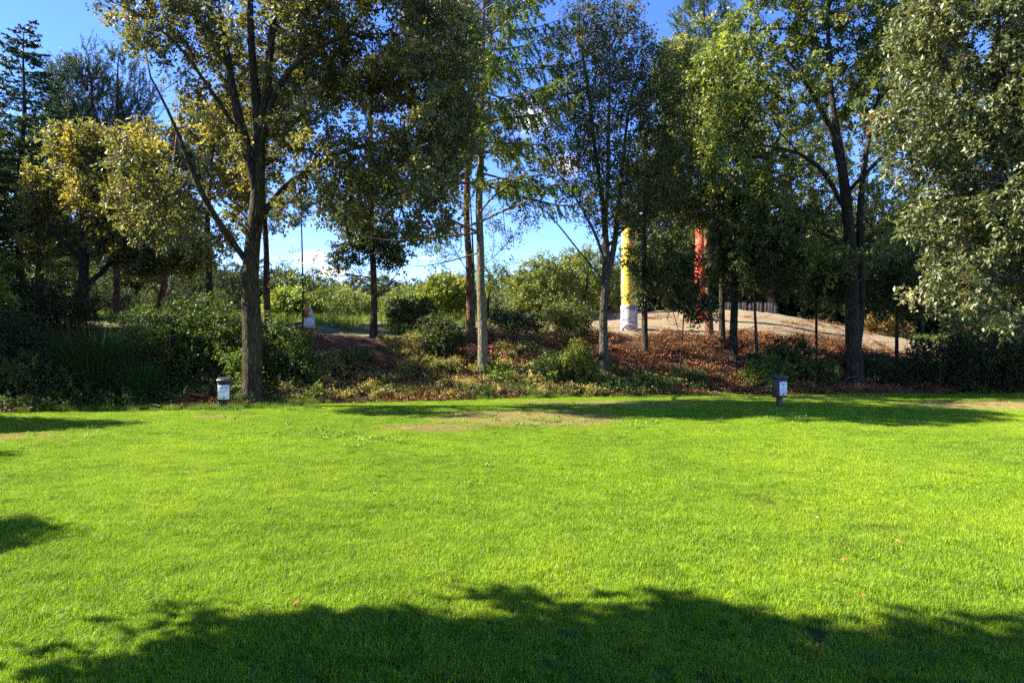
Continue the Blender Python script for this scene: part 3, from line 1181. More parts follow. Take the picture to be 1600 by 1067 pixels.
# ---- the tall oak by the left marker post
broadleaf("oak_tree", "tall oak with ridged trunk standing beside the black marker post on the left", 394, 16.7,
          [(394, 636, 0.245), (390, 520, 0.205), (388, 420, 0.19), (396, 330, 0.165), (402, 260, 0.15), (404, 200, 0.135), (399, 120, 0.10), (394, 20, 0.07), (400, -120, 0.03)],
          [(410, [(345, 350, -0.3), (318, 300, -0.5), (295, 220, -0.7), (262, 140, -0.8)], 0.085, 0.02),
           (300, [(384, 210, -0.2), (368, 140, -0.4), (358, 40, -0.5)], 0.115, 0.05),
           (215, [(425, 160, -0.4), (440, 90, -0.6), (452, 0, -0.7)], 0.11, 0.05),
           (345, [(430, 285, 0.3), (500, 225, 0.8), (560, 205, 1.0), (640, 190, 1.2)], 0.085, 0.03),
           (235, [(450, 150, -0.8), (520, 105, -1.4), (600, 100, -1.8)], 0.08, 0.03),
           (250, [(350, 170, -0.7), (300, 90, -1.1), (240, 50, -1.2)], 0.05, 0.015)],
          [(262, 36, 98, 65, -0.9, 1.5), (305, 150, 68, 75, -1.0, 1.4), (292, 265, 66, 70, -1.0, 1.4), (312, 352, 78, 48, -1.0, 1.2), (262, 330, 45, 50, -0.9, 1.0), (420, 70, 130, 110, 0.0, 2.8), (570, 55, 140, 100, -0.1, 2.9), (655, 180, 95, 100, -0.3, 2.3),
           (515, 245, 105, 70, -1.0, 1.4), (665, 300, 62, 85, -1.0, 1.2), (600, 260, 50, 60, -1.0, 1.1), (450, 310, 60, 45, -0.8, 1.0), (562, 325, 48, 40, -1.0, 1.0), (700, 110, 50, 90, -0.8, 1.2), (400, 200, 90, 80, -0.4, 2.0), (390, -80, 130, 55, -0.2, 1.4)],
          960, 8, 18, 0.116, OAKISH, OAK_W, M_OAK_BARK, M_OAK_LEAF, 11, minh=3.0, Ls=0.46, clear=0.5, flare=0.36, sides=18)

# ---- the smaller yellowing oak on the left
OAK2 = broadleaf("oak_tree", "smaller yellowing oak with leaning dark trunk at the left end", 118, 20.8,
                 [(118, 560, 0.2), (124, 500, 0.17), (132, 440, 0.15), (134, 360, 0.12), (132, 290, 0.08), (125, 210, 0.03)],
                 [(455, [(165, 430, -0.2), (195, 395, -0.5), (225, 340, -0.8)], 0.085, 0.02), (420, [(100, 370, -0.4), (75, 320, -0.6)], 0.06, 0.02), (380, [(160, 320, 0.5), (185, 270, 0.7)], 0.05, 0.02)],
                 [(130, 235, 50, 38), (75, 300, 35, 38), (160, 310, 60, 45), (215, 255, 42, 38), (105, 385, 66, 34), (160, 425, 50, 22), (250, 340, 42, 45), (185, 395, 55, 26), (235, 405, 40, 22), (60, 350, 30, 25), (190, 340, 50, 40), (290, 395, 40, 30)],
                 400, 7, 18, 0.125, YELLOWISH, YEL_W, M_DARK_BARK, M_OAK_LEAF, 12, minh=1.8, flare=0.4)

# ---- big oak on the bank, right
broadleaf("oak_tree", "broad fresh green oak with twin dark trunk on the right of the bank", 1338, 22.6,
          [(1336, 590, 0.26), (1332, 500, 0.215), (1332, 420, 0.20), (1328, 330, 0.18), (1322, 250, 0.14), (1312, 170, 0.09), (1300, 60, 0.06), (1298, -80, 0.03)],
          [(560, [(1355, 500, 0.25), (1356, 420, 0.3), (1350, 330, 0.2), (1356, 250, 0.2), (1372, 170, 0.3)], 0.16, 0.06), (300, [(1290, 215, -0.5), (1240, 150, -0.9), (1200, 110, -1.2)], 0.10, 0.03),
           (330, [(1280, 270, -0.4), (1230, 245, -0.8), (1170, 240, -1.0)], 0.08, 0.03), (400, [(1290, 370, -0.5), (1230, 360, -0.9)], 0.06, 0.02), (300, [(1400, 220, -0.5), (1430, 180, -0.8)], 0.07, 0.03)],
          [(1190, 90, 100, 105, 0, 2.4), (1170, 250, 85, 80), (1240, 270, 60, 50), (1440, 40, 70, 60), (1320, 70, 110, 105, 0, 2.6), (1260, 190, 80, 60), (1400, 130, 80, 100, 0, 2.2), (1230, 350, 90, 45), (1300, 395, 95, 40), (1390, 385, 60, 45), (1160, 160, 60, 80),
           (1380, 225, 60, 35), (1395, 310, 45, 35), (1300, -130, 200, 110, 0.3, 3.0)],
          900, 8, 17, 0.148, FRESH, FRESH_W, M_DARK_BARK, M_BRIGHT_LEAF, 13, minh=3.0, Ls=0.52, clear=0.5, flare=0.35)

# ---- broad tree at the right edge of the picture, trunk just outside
broadleaf("maple_tree", "wide grey green tree with glossy leaves filling the upper right edge", 1690, 16.5,
          [(1690, 640, 0.28), (1688, 480, 0.22), (1680, 350, 0.19), (1670, 200, 0.14), (1660, 50, 0.09), (1650, -100, 0.04)],
          [(420, [(1620, 350, -0.4), (1550, 300, -0.8), (1480, 280, -1.0)], 0.10, 0.03), (300, [(1610, 220, -0.4), (1540, 150, -0.8), (1470, 120, -1.0)], 0.10, 0.03), (480, [(1630, 460, -0.3), (1560, 440, -0.6), (1500, 430, -0.8)], 0.07, 0.02)],
          [(1500, 50, 95, 85, 0, 2.0), (1570, 170, 95, 80, 0, 2.2), (1450, 190, 80, 60), (1440, 260, 50, 35), (1500, 250, 80, 50), (1480, 330, 65, 50), (1570, 330, 75, 75, -0.3, 1.8), (1510, 430, 85, 50), (1590, 470, 60, 50), (1620, -110, 170, 100, 0.2, 2.5), (1700, 120, 110, 180, 0, 2.2), (1700, 380, 90, 110, 0, 1.8)],
          760, 8, 18, 0.145, GREY, GREY_W, M_DARK_BARK, M_GLOSSY_LEAF, 14, minh=2.2, Ls=0.5, wr=0.45, up=1.2)

# ---- airy alder with two stems
broadleaf("alder_tree", "airy alder with rough twin stems right of the bare larch trunk", 946, 21.6,
          [(946, 592, 0.165), (946, 500, 0.135), (948, 420, 0.13), (944, 340, 0.10), (930, 230, 0.07), (915, 110, 0.045), (905, 20, 0.02)],
          [(440, [(960, 380, 0.2), (972, 300, 0.3), (985, 200, 0.5), (1000, 110, 0.6)], 0.10, 0.02), (420, [(930, 370, -0.2), (890, 310, -0.5), (860, 270, -0.7)], 0.05, 0.015),
           (350, [(950, 260, -0.4), (955, 150, -0.7), (950, 50, -0.8)], 0.06, 0.012), (385, [(1000, 330, -0.3), (1040, 280, -0.5)], 0.04, 0.012), (440, [(905, 395, -0.6), (860, 345, -1.0), (820, 315, -1.2)], 0.03, 0.01)],
          [(905, 110, 55, 95), (960, 200, 75, 95), (1010, 150, 55, 95), (1030, 190, 40, 60), (880, 255, 42, 70), (950, 320, 80, 45), (1035, 270, 50, 70), (835, 320, 38, 30), (920, 20, 30, 40), (965, 60, 50, 60), (860, 180, 30, 50)],
          560, 7, 13, 0.085, ALDER, ALDER_W, M_ALDER_BARK, M_GREEN_LEAF, 15, minh=2.6, Ls=0.5, wr=0.65, flare=0.3, lift=0.2)

# ---- dark leafy young trees in front of the sand hill
broadleaf("leafy_tree", "leafy mid green tree between alder and broad oak around the orange pine trunk", 1128, 25.2,
          [(1128, 545, 0.13), (1126, 450, 0.115), (1120, 340, 0.10), (1110, 230, 0.07), (1105, 130, 0.03)], [(330, [(1090, 290, -0.3), (1070, 250, -0.5)], 0.04, 0.012)],
          [(1060, 120, 42, 60), (1085, 190, 55, 70), (1125, 120, 45, 60), (1075, 285, 50, 55), (1120, 330, 45, 45), (1050, 230, 40, 55)], 300, 8, 16, 0.12, FRESH, FRESH_W, M_DARK_BARK, M_GREEN_LEAF, 17, minh=2.5, flare=0.2)
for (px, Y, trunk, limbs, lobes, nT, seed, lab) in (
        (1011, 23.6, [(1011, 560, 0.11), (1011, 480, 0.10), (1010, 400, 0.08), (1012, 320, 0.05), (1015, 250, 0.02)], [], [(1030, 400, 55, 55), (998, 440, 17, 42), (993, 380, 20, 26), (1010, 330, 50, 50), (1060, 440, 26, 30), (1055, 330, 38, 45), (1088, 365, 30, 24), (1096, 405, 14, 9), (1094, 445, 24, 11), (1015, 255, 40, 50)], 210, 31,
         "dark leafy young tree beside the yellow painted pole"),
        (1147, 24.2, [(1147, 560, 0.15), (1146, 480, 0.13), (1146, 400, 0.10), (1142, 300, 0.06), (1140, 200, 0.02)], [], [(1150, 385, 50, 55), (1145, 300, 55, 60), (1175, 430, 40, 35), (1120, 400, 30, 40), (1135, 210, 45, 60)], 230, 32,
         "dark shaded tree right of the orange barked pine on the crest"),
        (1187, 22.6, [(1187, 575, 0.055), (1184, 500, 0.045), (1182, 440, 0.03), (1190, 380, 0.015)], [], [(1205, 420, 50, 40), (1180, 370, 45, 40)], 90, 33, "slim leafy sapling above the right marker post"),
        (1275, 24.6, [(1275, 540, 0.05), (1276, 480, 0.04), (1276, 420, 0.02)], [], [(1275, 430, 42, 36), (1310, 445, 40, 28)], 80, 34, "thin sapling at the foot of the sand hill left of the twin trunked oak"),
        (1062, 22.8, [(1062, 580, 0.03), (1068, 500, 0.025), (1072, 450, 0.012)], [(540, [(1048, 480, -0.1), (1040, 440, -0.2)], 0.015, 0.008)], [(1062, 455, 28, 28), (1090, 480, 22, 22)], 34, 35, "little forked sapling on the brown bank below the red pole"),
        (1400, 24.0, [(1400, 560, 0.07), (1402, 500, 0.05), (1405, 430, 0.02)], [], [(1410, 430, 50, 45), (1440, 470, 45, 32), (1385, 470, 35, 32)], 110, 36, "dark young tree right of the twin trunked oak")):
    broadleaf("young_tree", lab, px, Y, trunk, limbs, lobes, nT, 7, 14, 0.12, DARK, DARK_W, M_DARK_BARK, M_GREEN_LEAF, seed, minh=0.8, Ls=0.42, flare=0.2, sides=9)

# ---- slender trees on the crest, centre left
broadleaf("slender_tree", "slender dark trunked tree on the crest left of centre", 584, 23.4,
          [(584, 525, 0.13), (583, 450, 0.11), (581, 360, 0.10), (580, 260, 0.085), (580, 160, 0.06), (582, 60, 0.02)],
          [(430, [(545, 425, -0.4), (515, 440, -0.6)], 0.02, 0.008), (470, [(620, 440, -0.3), (640, 400, -0.5)], 0.02, 0.008)],
          [(575, 365, 42, 36), (550, 335, 30, 30), (605, 395, 28, 28), (540, 400, 22, 22), (590, 300, 25, 30)],
          120, 7, 14, 0.125, DARK, DARK_W, M_PINE_DARK, M_OAK_LEAF, 41, minh=2.0, flare=0.3)
broadleaf("young_tree", "very thin upright sapling with yellow green leaves behind the oak trunk", 470, 19.6,
          [(470, 590, 0.035), (470, 480, 0.03), (470, 380, 0.025), (469, 300, 0.012)], [], [(480, 455, 50, 28), (445, 440, 28, 28), (520, 470, 35, 20), (470, 420, 40, 25)],
          44, 4, 8, 0.08, LIME, FRESH_W, M_DARK_BARK, M_GREEN_LEAF, 42, minh=1.2, Ls=0.4, flare=0.1, sides=7)
broadleaf("young_tree", "sparse leafy young birch around the bare pine trunk in the centre", 744, 22.6,
          [(744, 560, 0.06), (742, 480, 0.05), (738, 400, 0.035), (735, 320, 0.02), (735, 260, 0.01)],
          [(440, [(715, 395, -0.2), (690, 360, -0.3)], 0.015, 0.006), (470, [(705, 440, -0.3), (680, 430, -0.4)], 0.012, 0.005), (430, [(790, 390, -0.2), (815, 350, -0.4)], 0.014, 0.006)],
          [(690, 370, 32, 55), (705, 310, 35, 35), (690, 435, 25, 14), (800, 340, 45, 38), (810, 290, 35, 30), (770, 410, 30, 30)],
          100, 5, 8, 0.085, FRESH, FRESH_W, M_ALDER_BARK, M_GREEN_LEAF, 43, minh=1.5, Ls=0.42, flare=0.1, sides=8)

# ---- pines
pine("pine_tree", "orange barked pine trunk just left of the bare larch trunk in the centre", 736, 24.4,
     [(734, 528, 0.15), (735, 450, 0.13), (737, 350, 0.12), (738, 250, 0.11), (741, 150, 0.10), (742, 60, 0.06), (742, -40, 0.02)],
     [(760, 215, 75, 35), (720, 160, 60, 50), (800, 245, 40, 25), (740, 60, 60, 70)], 90, PINE, 51, dead=24)
pine("pine_tree", "reddish dark pine trunk right behind the tall oak", 418, 25.6,
     [(420, 525, 0.15), (418, 450, 0.12), (415, 380, 0.11), (410, 300, 0.10), (408, 200, 0.09), (408, 100, 0.03)],
     [(440, 335, 40, 26), (470, 310, 35, 20), (400, 180, 60, 70)], 70, PINE, 52, M_PINE_DARK, dead=26)
pine("pine_tree", "leaning pale red pine trunk above the bramble thicket on the left", 248, 24.0,
     [(246, 528, 0.15), (249, 470, 0.13), (256, 420, 0.125), (268, 360, 0.11), (275, 280, 0.11), (278, 200, 0.04)],
     [(255, 330, 55, 45), (290, 240, 50, 55)], 70, PINE, 53, dead=8)
pine("pine_tree", "bushy dark pine top rising left of the tall oak crown", 180, 28.0,
     [(180, 525, 0.15), (180, 420, 0.13), (180, 320, 0.11), (182, 200, 0.09), (185, 90, 0.02)],
     [(186, 120, 26, 45), (185, 88, 12, 20), (165, 190, 38, 40), (205, 190, 40, 45), (220, 150, 25, 35), (190, 270, 60, 50)], 210, PINE, 54, M_PINE_DARK, brush=True, shoots=7, nn=54, nl=0.09, nw=0.022)
pine("pine_tree", "open topped pine with upswept shoots against the sky at upper left", 135, 27.0,
     [(128, 525, 0.15), (130, 400, 0.13), (133, 280, 0.11), (136, 180, 0.08), (138, 95, 0.015)],
     [(120, 150, 45, 50), (138, 92, 12, 22), (140, 120, 25, 40), (100, 190, 35, 35), (150, 210, 50, 45), (95, 150, 18, 30)], 210, PINE, 55, M_PINE_DARK, lift=0.9, brush=True, shoots=7, nn=54, nl=0.09, nw=0.022)
pine("pine_tree", "tall pale green pine top against the sky right of the alder", 1108, 27.0,
     [(1108, 545, 0.17), (1108, 450, 0.15), (1106, 300, 0.13), (1104, 150, 0.10), (1100, 30, 0.05), (1098, -70, 0.015)],
     [(1098, 35, 42, 55), (1075, 90, 28, 40), (1125, 90, 32, 45), (1095, 130, 60, 50), (1100, -40, 40, 40), (1090, 210, 60, 55)], 260, PINE_PALE, 56, brush=True, shoots=7, nn=54, nl=0.10, nw=0.022)

# ---- larch and spruce
whorled("larch_tree", "tall larch with straight pale bare trunk in the centre", 756, 20.6, -190, 0.15, 4.4, 0.40, 3.7, 0.6, 5, LARCH, 61, M_LARCH_BARK, 0.28, 0.72, 0.75, nn=44, nl=0.095, nw=0.04, bare_to=5.8, tw_len=0.75)
whorled("spruce_tree", "narrow spruce with a bare spiky tip against the sky at the left edge", 38, 22.5, 40, 0.15, 2.6, 0.36, 2.3, 0.95, 6, SPRUCE, 62, M_DARK_BARK, 0.18, 0.12, 0.88, nn=34, nl=0.085, nw=0.044, bare_to=3.4, tw_len=0.6, top_len=0.22)
whorled("spruce_tree", "dark spruce cut off by the left edge of the picture", -40, 23.5, 190, 0.16, 1.5, 0.38, 2.8, 0.65, 6, SPRUCE, 63, M_DARK_BARK, 0.22, 0.2, 0.9, nn=34, nl=0.085, nw=0.044, tw_len=0.8)


# ------------------------------------------------------------------ middle distance and far wood
def generic_tree(name, label, cx, cy, H, W, nT, K, M, leaf, pal, wts, seed, bark, lmat, lobed=5, group=None, trunk_h=0.3, r0=0.2, Ls=0.6, cat="tree"):
    r = np.random.default_rng(seed)
    bz = gz(cx, cy) - 0.1
    root = thing(name, label, cat, (cx, cy, bz), group)
    S = Skel()
    S.poly([(0, 0, 0), (r.normal(0, 0.15), r.normal(0, 0.15), H * 0.45), (r.normal(0, 0.3), r.normal(0, 0.3), H * 0.8)], [r0, r0 * 0.65, r0 * 0.2])
    Lb = [(0, 0, H * 0.62, W * 0.36, W * 0.36, H * 0.36)]
    for k in range(lobed):
        a = k * 2.399 + r.uniform(0, 1)
        d = W * r.uniform(0.22, 0.36)
        Lb.append((math.cos(a) * d, math.sin(a) * d, H * r.uniform(trunk_h + 0.12, 0.75), W * r.uniform(0.16, 0.26), W * r.uniform(0.16, 0.26), H * r.uniform(0.12, 0.22)))
    T = sample_lobes(r, Lb, nT, 0.45)
    T = T[T[:, 2] > 0.2]
    tips, td = S.attach(r, T, minh=H * trunk_h * 0.6)
    rad = S.radii(0.01)
    V, F = S.mesh(r, rad, 9, 0.2)
    lv, lf, lc, A, B = clusters(r, tips, td, K, M, Ls, leaf, 0.6, pal, wts)
    link("trunk", mesh_np(name + "_trunk", V, F, bark, smooth=True), root)
    link("crown", mesh_np(name + "_crown", lv, lf, lmat, col=lc), root)
    return root


MIDG = "rounded trees in the hollow behind the bank"
for (px, Y, top, wpx, seed, pal, lab) in (
        (700, 38, 430, 90, 71, LIME, "rounded yellow green tree left of the orange pine trunk beyond the crest"),
        (765, 40, 420, 90, 72, LIME, "rounded yellow green tree behind the larch trunk beyond the crest"),
        (850, 36, 405, 100, 73, FRESH, "rounded green tree between larch and alder beyond the crest"),
        (915, 39, 388, 110, 74, FRESH, "tallest rounded green tree just left of the alder trunk beyond the crest"),
        (640, 44, 452, 90, 75, FRESH, "rounded green tree right of the slender crest tree beyond the bank"),
        (455, 36, 455, 80, 76, LIME, "light yellow green small tree behind the oak trunk beyond the bank"),
        (540, 52, 452, 110, 77, FRESH, "low rounded tree in the gap left of the slender crest tree")):
    x = X(px, Y)
    H = Z(top, Y) - gz(x, Y)
    generic_tree("round_tree", lab, x, Y, H * 1.06, wpx * Y / 1067 * 1.25, 200, 6, 11, 0.15, pal, FRESH_W, seed, M_DARK_BARK, M_GREEN_LEAF, trunk_h=0.08, r0=0.12, Ls=0.5)

for (px, Y, top, wpx, bot, nT, pal, mat, seed, lab) in (
        (330, 30.0, 150, 190, 0.3, 330, YELLOWISH, M_OAK_LEAF, 171, "loose yellow green tree behind the tall oak's left side"),
        (60, 30.0, 190, 190, 0.12, 300, DARK, M_GREEN_LEAF, 172, "dark full tree behind the narrow spruce on the left"),
        (1230, 49.0, 110, 230, 0.2, 330, FRESH, M_GREEN_LEAF, 173, "tall green tree behind the sand hill left of the broad oak"),
        (1440, 47.0, 90, 240, 0.2, 330, FRESH, M_GREEN_LEAF, 174, "tall green tree behind the sand between broad oak and right edge"),
        (1590, 31.0, 60, 240, 0.1, 300, DARK, M_GREEN_LEAF, 175, "dark tree behind the large bushes at the right edge"),
        (1040, 48.0, 230, 120, 0.15, 170, DARK, M_GREEN_LEAF, 176, "dark tree behind the sand hill between the two painted poles")):
    x = X(px, Y)
    H = Z(top, Y) - gz(x, Y)
    generic_tree("leafy_tree", lab, x, Y, H * 1.04, wpx * Y / 1067, nT, 7, 13, 0.16 if Y < 40 else 0.2, pal, YEL_W if pal is YELLOWISH else FRESH_W, seed, M_DARK_BARK, mat, trunk_h=bot, r0=0.16, Ls=0.6, lobed=7)

FARL = "tree in the hazy wood edge far beyond the bank"
far_kinds = []
for k in range(4):
    far_kinds.append(generic_tree("far_tree", FARL, -300 - 20 * k, 150, 10.5, 9.0, 170, 6, 9, 0.30, FRESH if k % 2 else DARK, FRESH_W, 80 + k, M_DARK_BARK, M_FAR_LEAF, group="trees of the far wood edge", trunk_h=0.04, r0=0.22, Ls=0.9, lobed=8))
rr = np.random.default_rng(5)
first = {}
spots = []
for px in range(-60, 760, 26):
    Y = rr.uniform(66, 78)
    top = np.interp(px, [-60, 60, 200, 320, 400, 480, 560, 640, 700, 760], [392, 395, 402, 408, 415, 436, 442, 438, 446, 438]) + rr.normal(0, 13)
    spots.append((px + rr.normal(0, 6), Y, top))
for px in range(-80, 800, 40):
    spots.append((px + rr.normal(0, 8), rr.uniform(85, 100), np.interp(px, [-80, 400, 640, 800], [400, 420, 442, 442]) + rr.normal(0, 13)))
for px in range(-100, 340, 48):
    spots.append((px + rr.normal(0, 8), rr.uniform(46, 54), np.interp(px, [-100, 150, 340], [405, 425, 448]) + rr.normal(0, 8)))
for i, (px, Y, top) in enumerate(spots):
    x = X(px, Y)
    bz = gz(x, Y) - 0.1
    s = (Z(top, Y) - bz) / 10.2
    kd = far_kinds[i % 4]
    sc = (s * rr.uniform(0.9, 1.25), s * rr.uniform(0.9, 1.25), s)
    if i < 4:
        kd.location = (x, Y, bz)
        kd.scale = sc
    else:
        copy_thing(kd, (x, Y, bz), rr.uniform(0, 6.28), sc, FARL, "trees of the far wood edge")

RFL = "tree in the wood behind the sand hill"
i = 0
for px in list(range(930, 1740, 34)) + list(range(900, 1760, 50)):
    Y = rr.uniform(46, 51) if i < 24 else rr.uniform(54, 62)
    if px < 1300:
        Y += 4
    x = X(px, Y)
    bz = gz(x, Y) - 0.1
    top = np.interp(px, [900, 1000, 1080, 1200, 1400, 1740], [420, 390, 330, 310, 330, 280]) + rr.normal(0, 18)
    s = (Z(top, Y) - bz) / 10.2
    copy_thing(far_kinds[i % 4], (x, Y, bz), rr.uniform(0, 6.28), (s * 0.8, s * 0.8, s), RFL, "trees of the wood behind the sand hill")
    i += 1
for k, px in enumerate(list(range(790, 1010, 30)) + list(range(1010, 1660, 40))):
    Y = rr.uniform(50, 55) if px > 1000 else rr.uniform(46, 52)
    x = X(px, Y)
    s = rr.uniform(0.36, 0.46)
    copy_thing(far_kinds[k % 4], (x, Y, gz(x, Y) - 0.5), rr.uniform(0, 6.28), (s * 1.5, s * 1.5, s), "low bushy growth at the back of the sand hill", "bushes along the back of the sand hill")
for (px, Y, lab, sd) in ((1206, 47, "straight orange pine trunk behind the sand hill left of the twin trunked oak", 91), (1518, 41, "leaning red brown pine trunk behind the sand on the right", 92)):
    pine("pine_tree", lab, px, Y, [(px, 500, 0.28), (px - 4, 420, 0.24), (px - 8, 320, 0.18), (px - 6, 200, 0.06)], [(px - 8, 230, 50, 50), (px, 300, 45, 40)], 50, PINE, sd, dead=8, nn=24, shoots=7, nw=0.03)

# trees just outside the picture on the left: they shade the left of the bank and the lawn
OUTL = "oak out of the picture on the left whose shade falls on the lawn"
for (x, y, rz, s) in ((-19.3, 16.9, 0.3, 1.2), (-17.6, 12.9, 0.2, 1.1), (-21.0, 21.0, 2.1, 1.5), (-15.4, 9.2, 0.3, 0.9), (-10.2, 4.65, 1.0, 0.75)):
    copy_thing(OAK2, (x, y, gz(x, y) - 0.1), rz, s, OUTL, "oaks out of the picture on the left")
for (x, y, rz, s) in ((-5.63, 2.24, 4.42, 1.33), (-4.3, 1.6, 4.91, 1.61), (-8.9, 1.71, 3.94, 2.0), (-5.3, -0.56, 1.25, 1.11), (-2.7, -3.2, 1.94, 1.84)):
    copy_thing(OAK2, (x, y, gz(x, y) - 0.1), rz, s, "oak out of the picture behind the camera whose shade falls on the near lawn", "oaks out of the picture behind the camera")


_rt = bpy.data.objects["round_tree"]
for (x, y, rz, sc_, lab) in ((-15.6, 15.4, 1.0, 0.75, "rounded tree just outside the left picture edge, shading the end of the bank"), (-15.2, 18.2, 3.0, 0.9, "dark rounded tree cut by the left picture edge at the bank's end"),
                             (-17.5, 20.8, 5.0, 1.0, "rounded tree on the crest at the far left, behind the dark shrubs")):
    copy_thing(_rt, (x, y, gz(x, y) - 0.1), rz, sc_, lab, "rounded trees at the left end of the bank")


# ------------------------------------------------------------------ shrubs, brambles, broom
def shrub(name, label, px, Y, w, h, nT, K, M, leaf, pal, wts, seed, stems=6, mat=None, d=None, group=None, wr=0.55, x=None, cat="shrub", Ls=0.3, bark=None, low=0.0):
    r = np.random.default_rng(seed)
    bx = X(px, Y) if x is None else x
    bz = gz(bx, Y) - 0.03
    root = thing(name, label, cat, (bx, Y, bz), group)
    d = d or w * 0.7
    S = Skel()
    for k in range(stems):
        a = r.uniform(0, 6.28)
        q = r.uniform(0.1, 0.55)
        i0 = S.add((math.cos(a) * w * 0.12, math.sin(a) * d * 0.12, 0), -1, 0.018)
        S.poly([(math.cos(a) * w * q * 0.5, math.sin(a) * d * q * 0.5, h * 0.4), (math.cos(a) * w * q, math.sin(a) * d * q, h * r.uniform(0.6, 0.85))], [0.014, 0.006], par=i0, step=0.2)
    T = sample_lobes(r, [(0, 0, h * 0.5, w * 0.5, d * 0.5, h * 0.5), (w * 0.2, 0, h * 0.4, w * 0.3, d * 0.3, h * 0.4), (-w * 0.22, 0, h * 0.35, w * 0.3, d * 0.3, h * 0.35)], nT, 0.4)
    T[:, 2] += (vnoise(T[:, 0], T[:, 1], 1.5, seed) - 0.5) * h * 0.35
    T = T[T[:, 2] > 0.04]
    # keep the shrub above the sloping ground
    gzz = ground_z(T[:, 0] + bx, T[:, 1] + Y) - bz
    T[:, 2] += np.clip(gzz, -1, 1.5)
    tips, td = S.attach(r, T, seg=0.25, curl=0.4)
    rad = S.radii(0.0035)
    V, F = S.mesh(r, rad, 6)
    lv, lf, lc, A, B = clusters(r, tips, td, K, M, Ls, leaf, wr, pal, wts, jit=0.03, lift=0.25)
    tv, tf = thin_twigs(r, A, B, 0.002)
    link("stems", mesh_np(name + "_stems", np.vstack([V, tv]), [F, tf + len(V)], bark or M_DARK_BARK, smooth=True), root)
    link("foliage", mesh_np(name + "_foliage", lv, lf, mat or M_SHRUB_LEAF, col=lc), root)
    return root


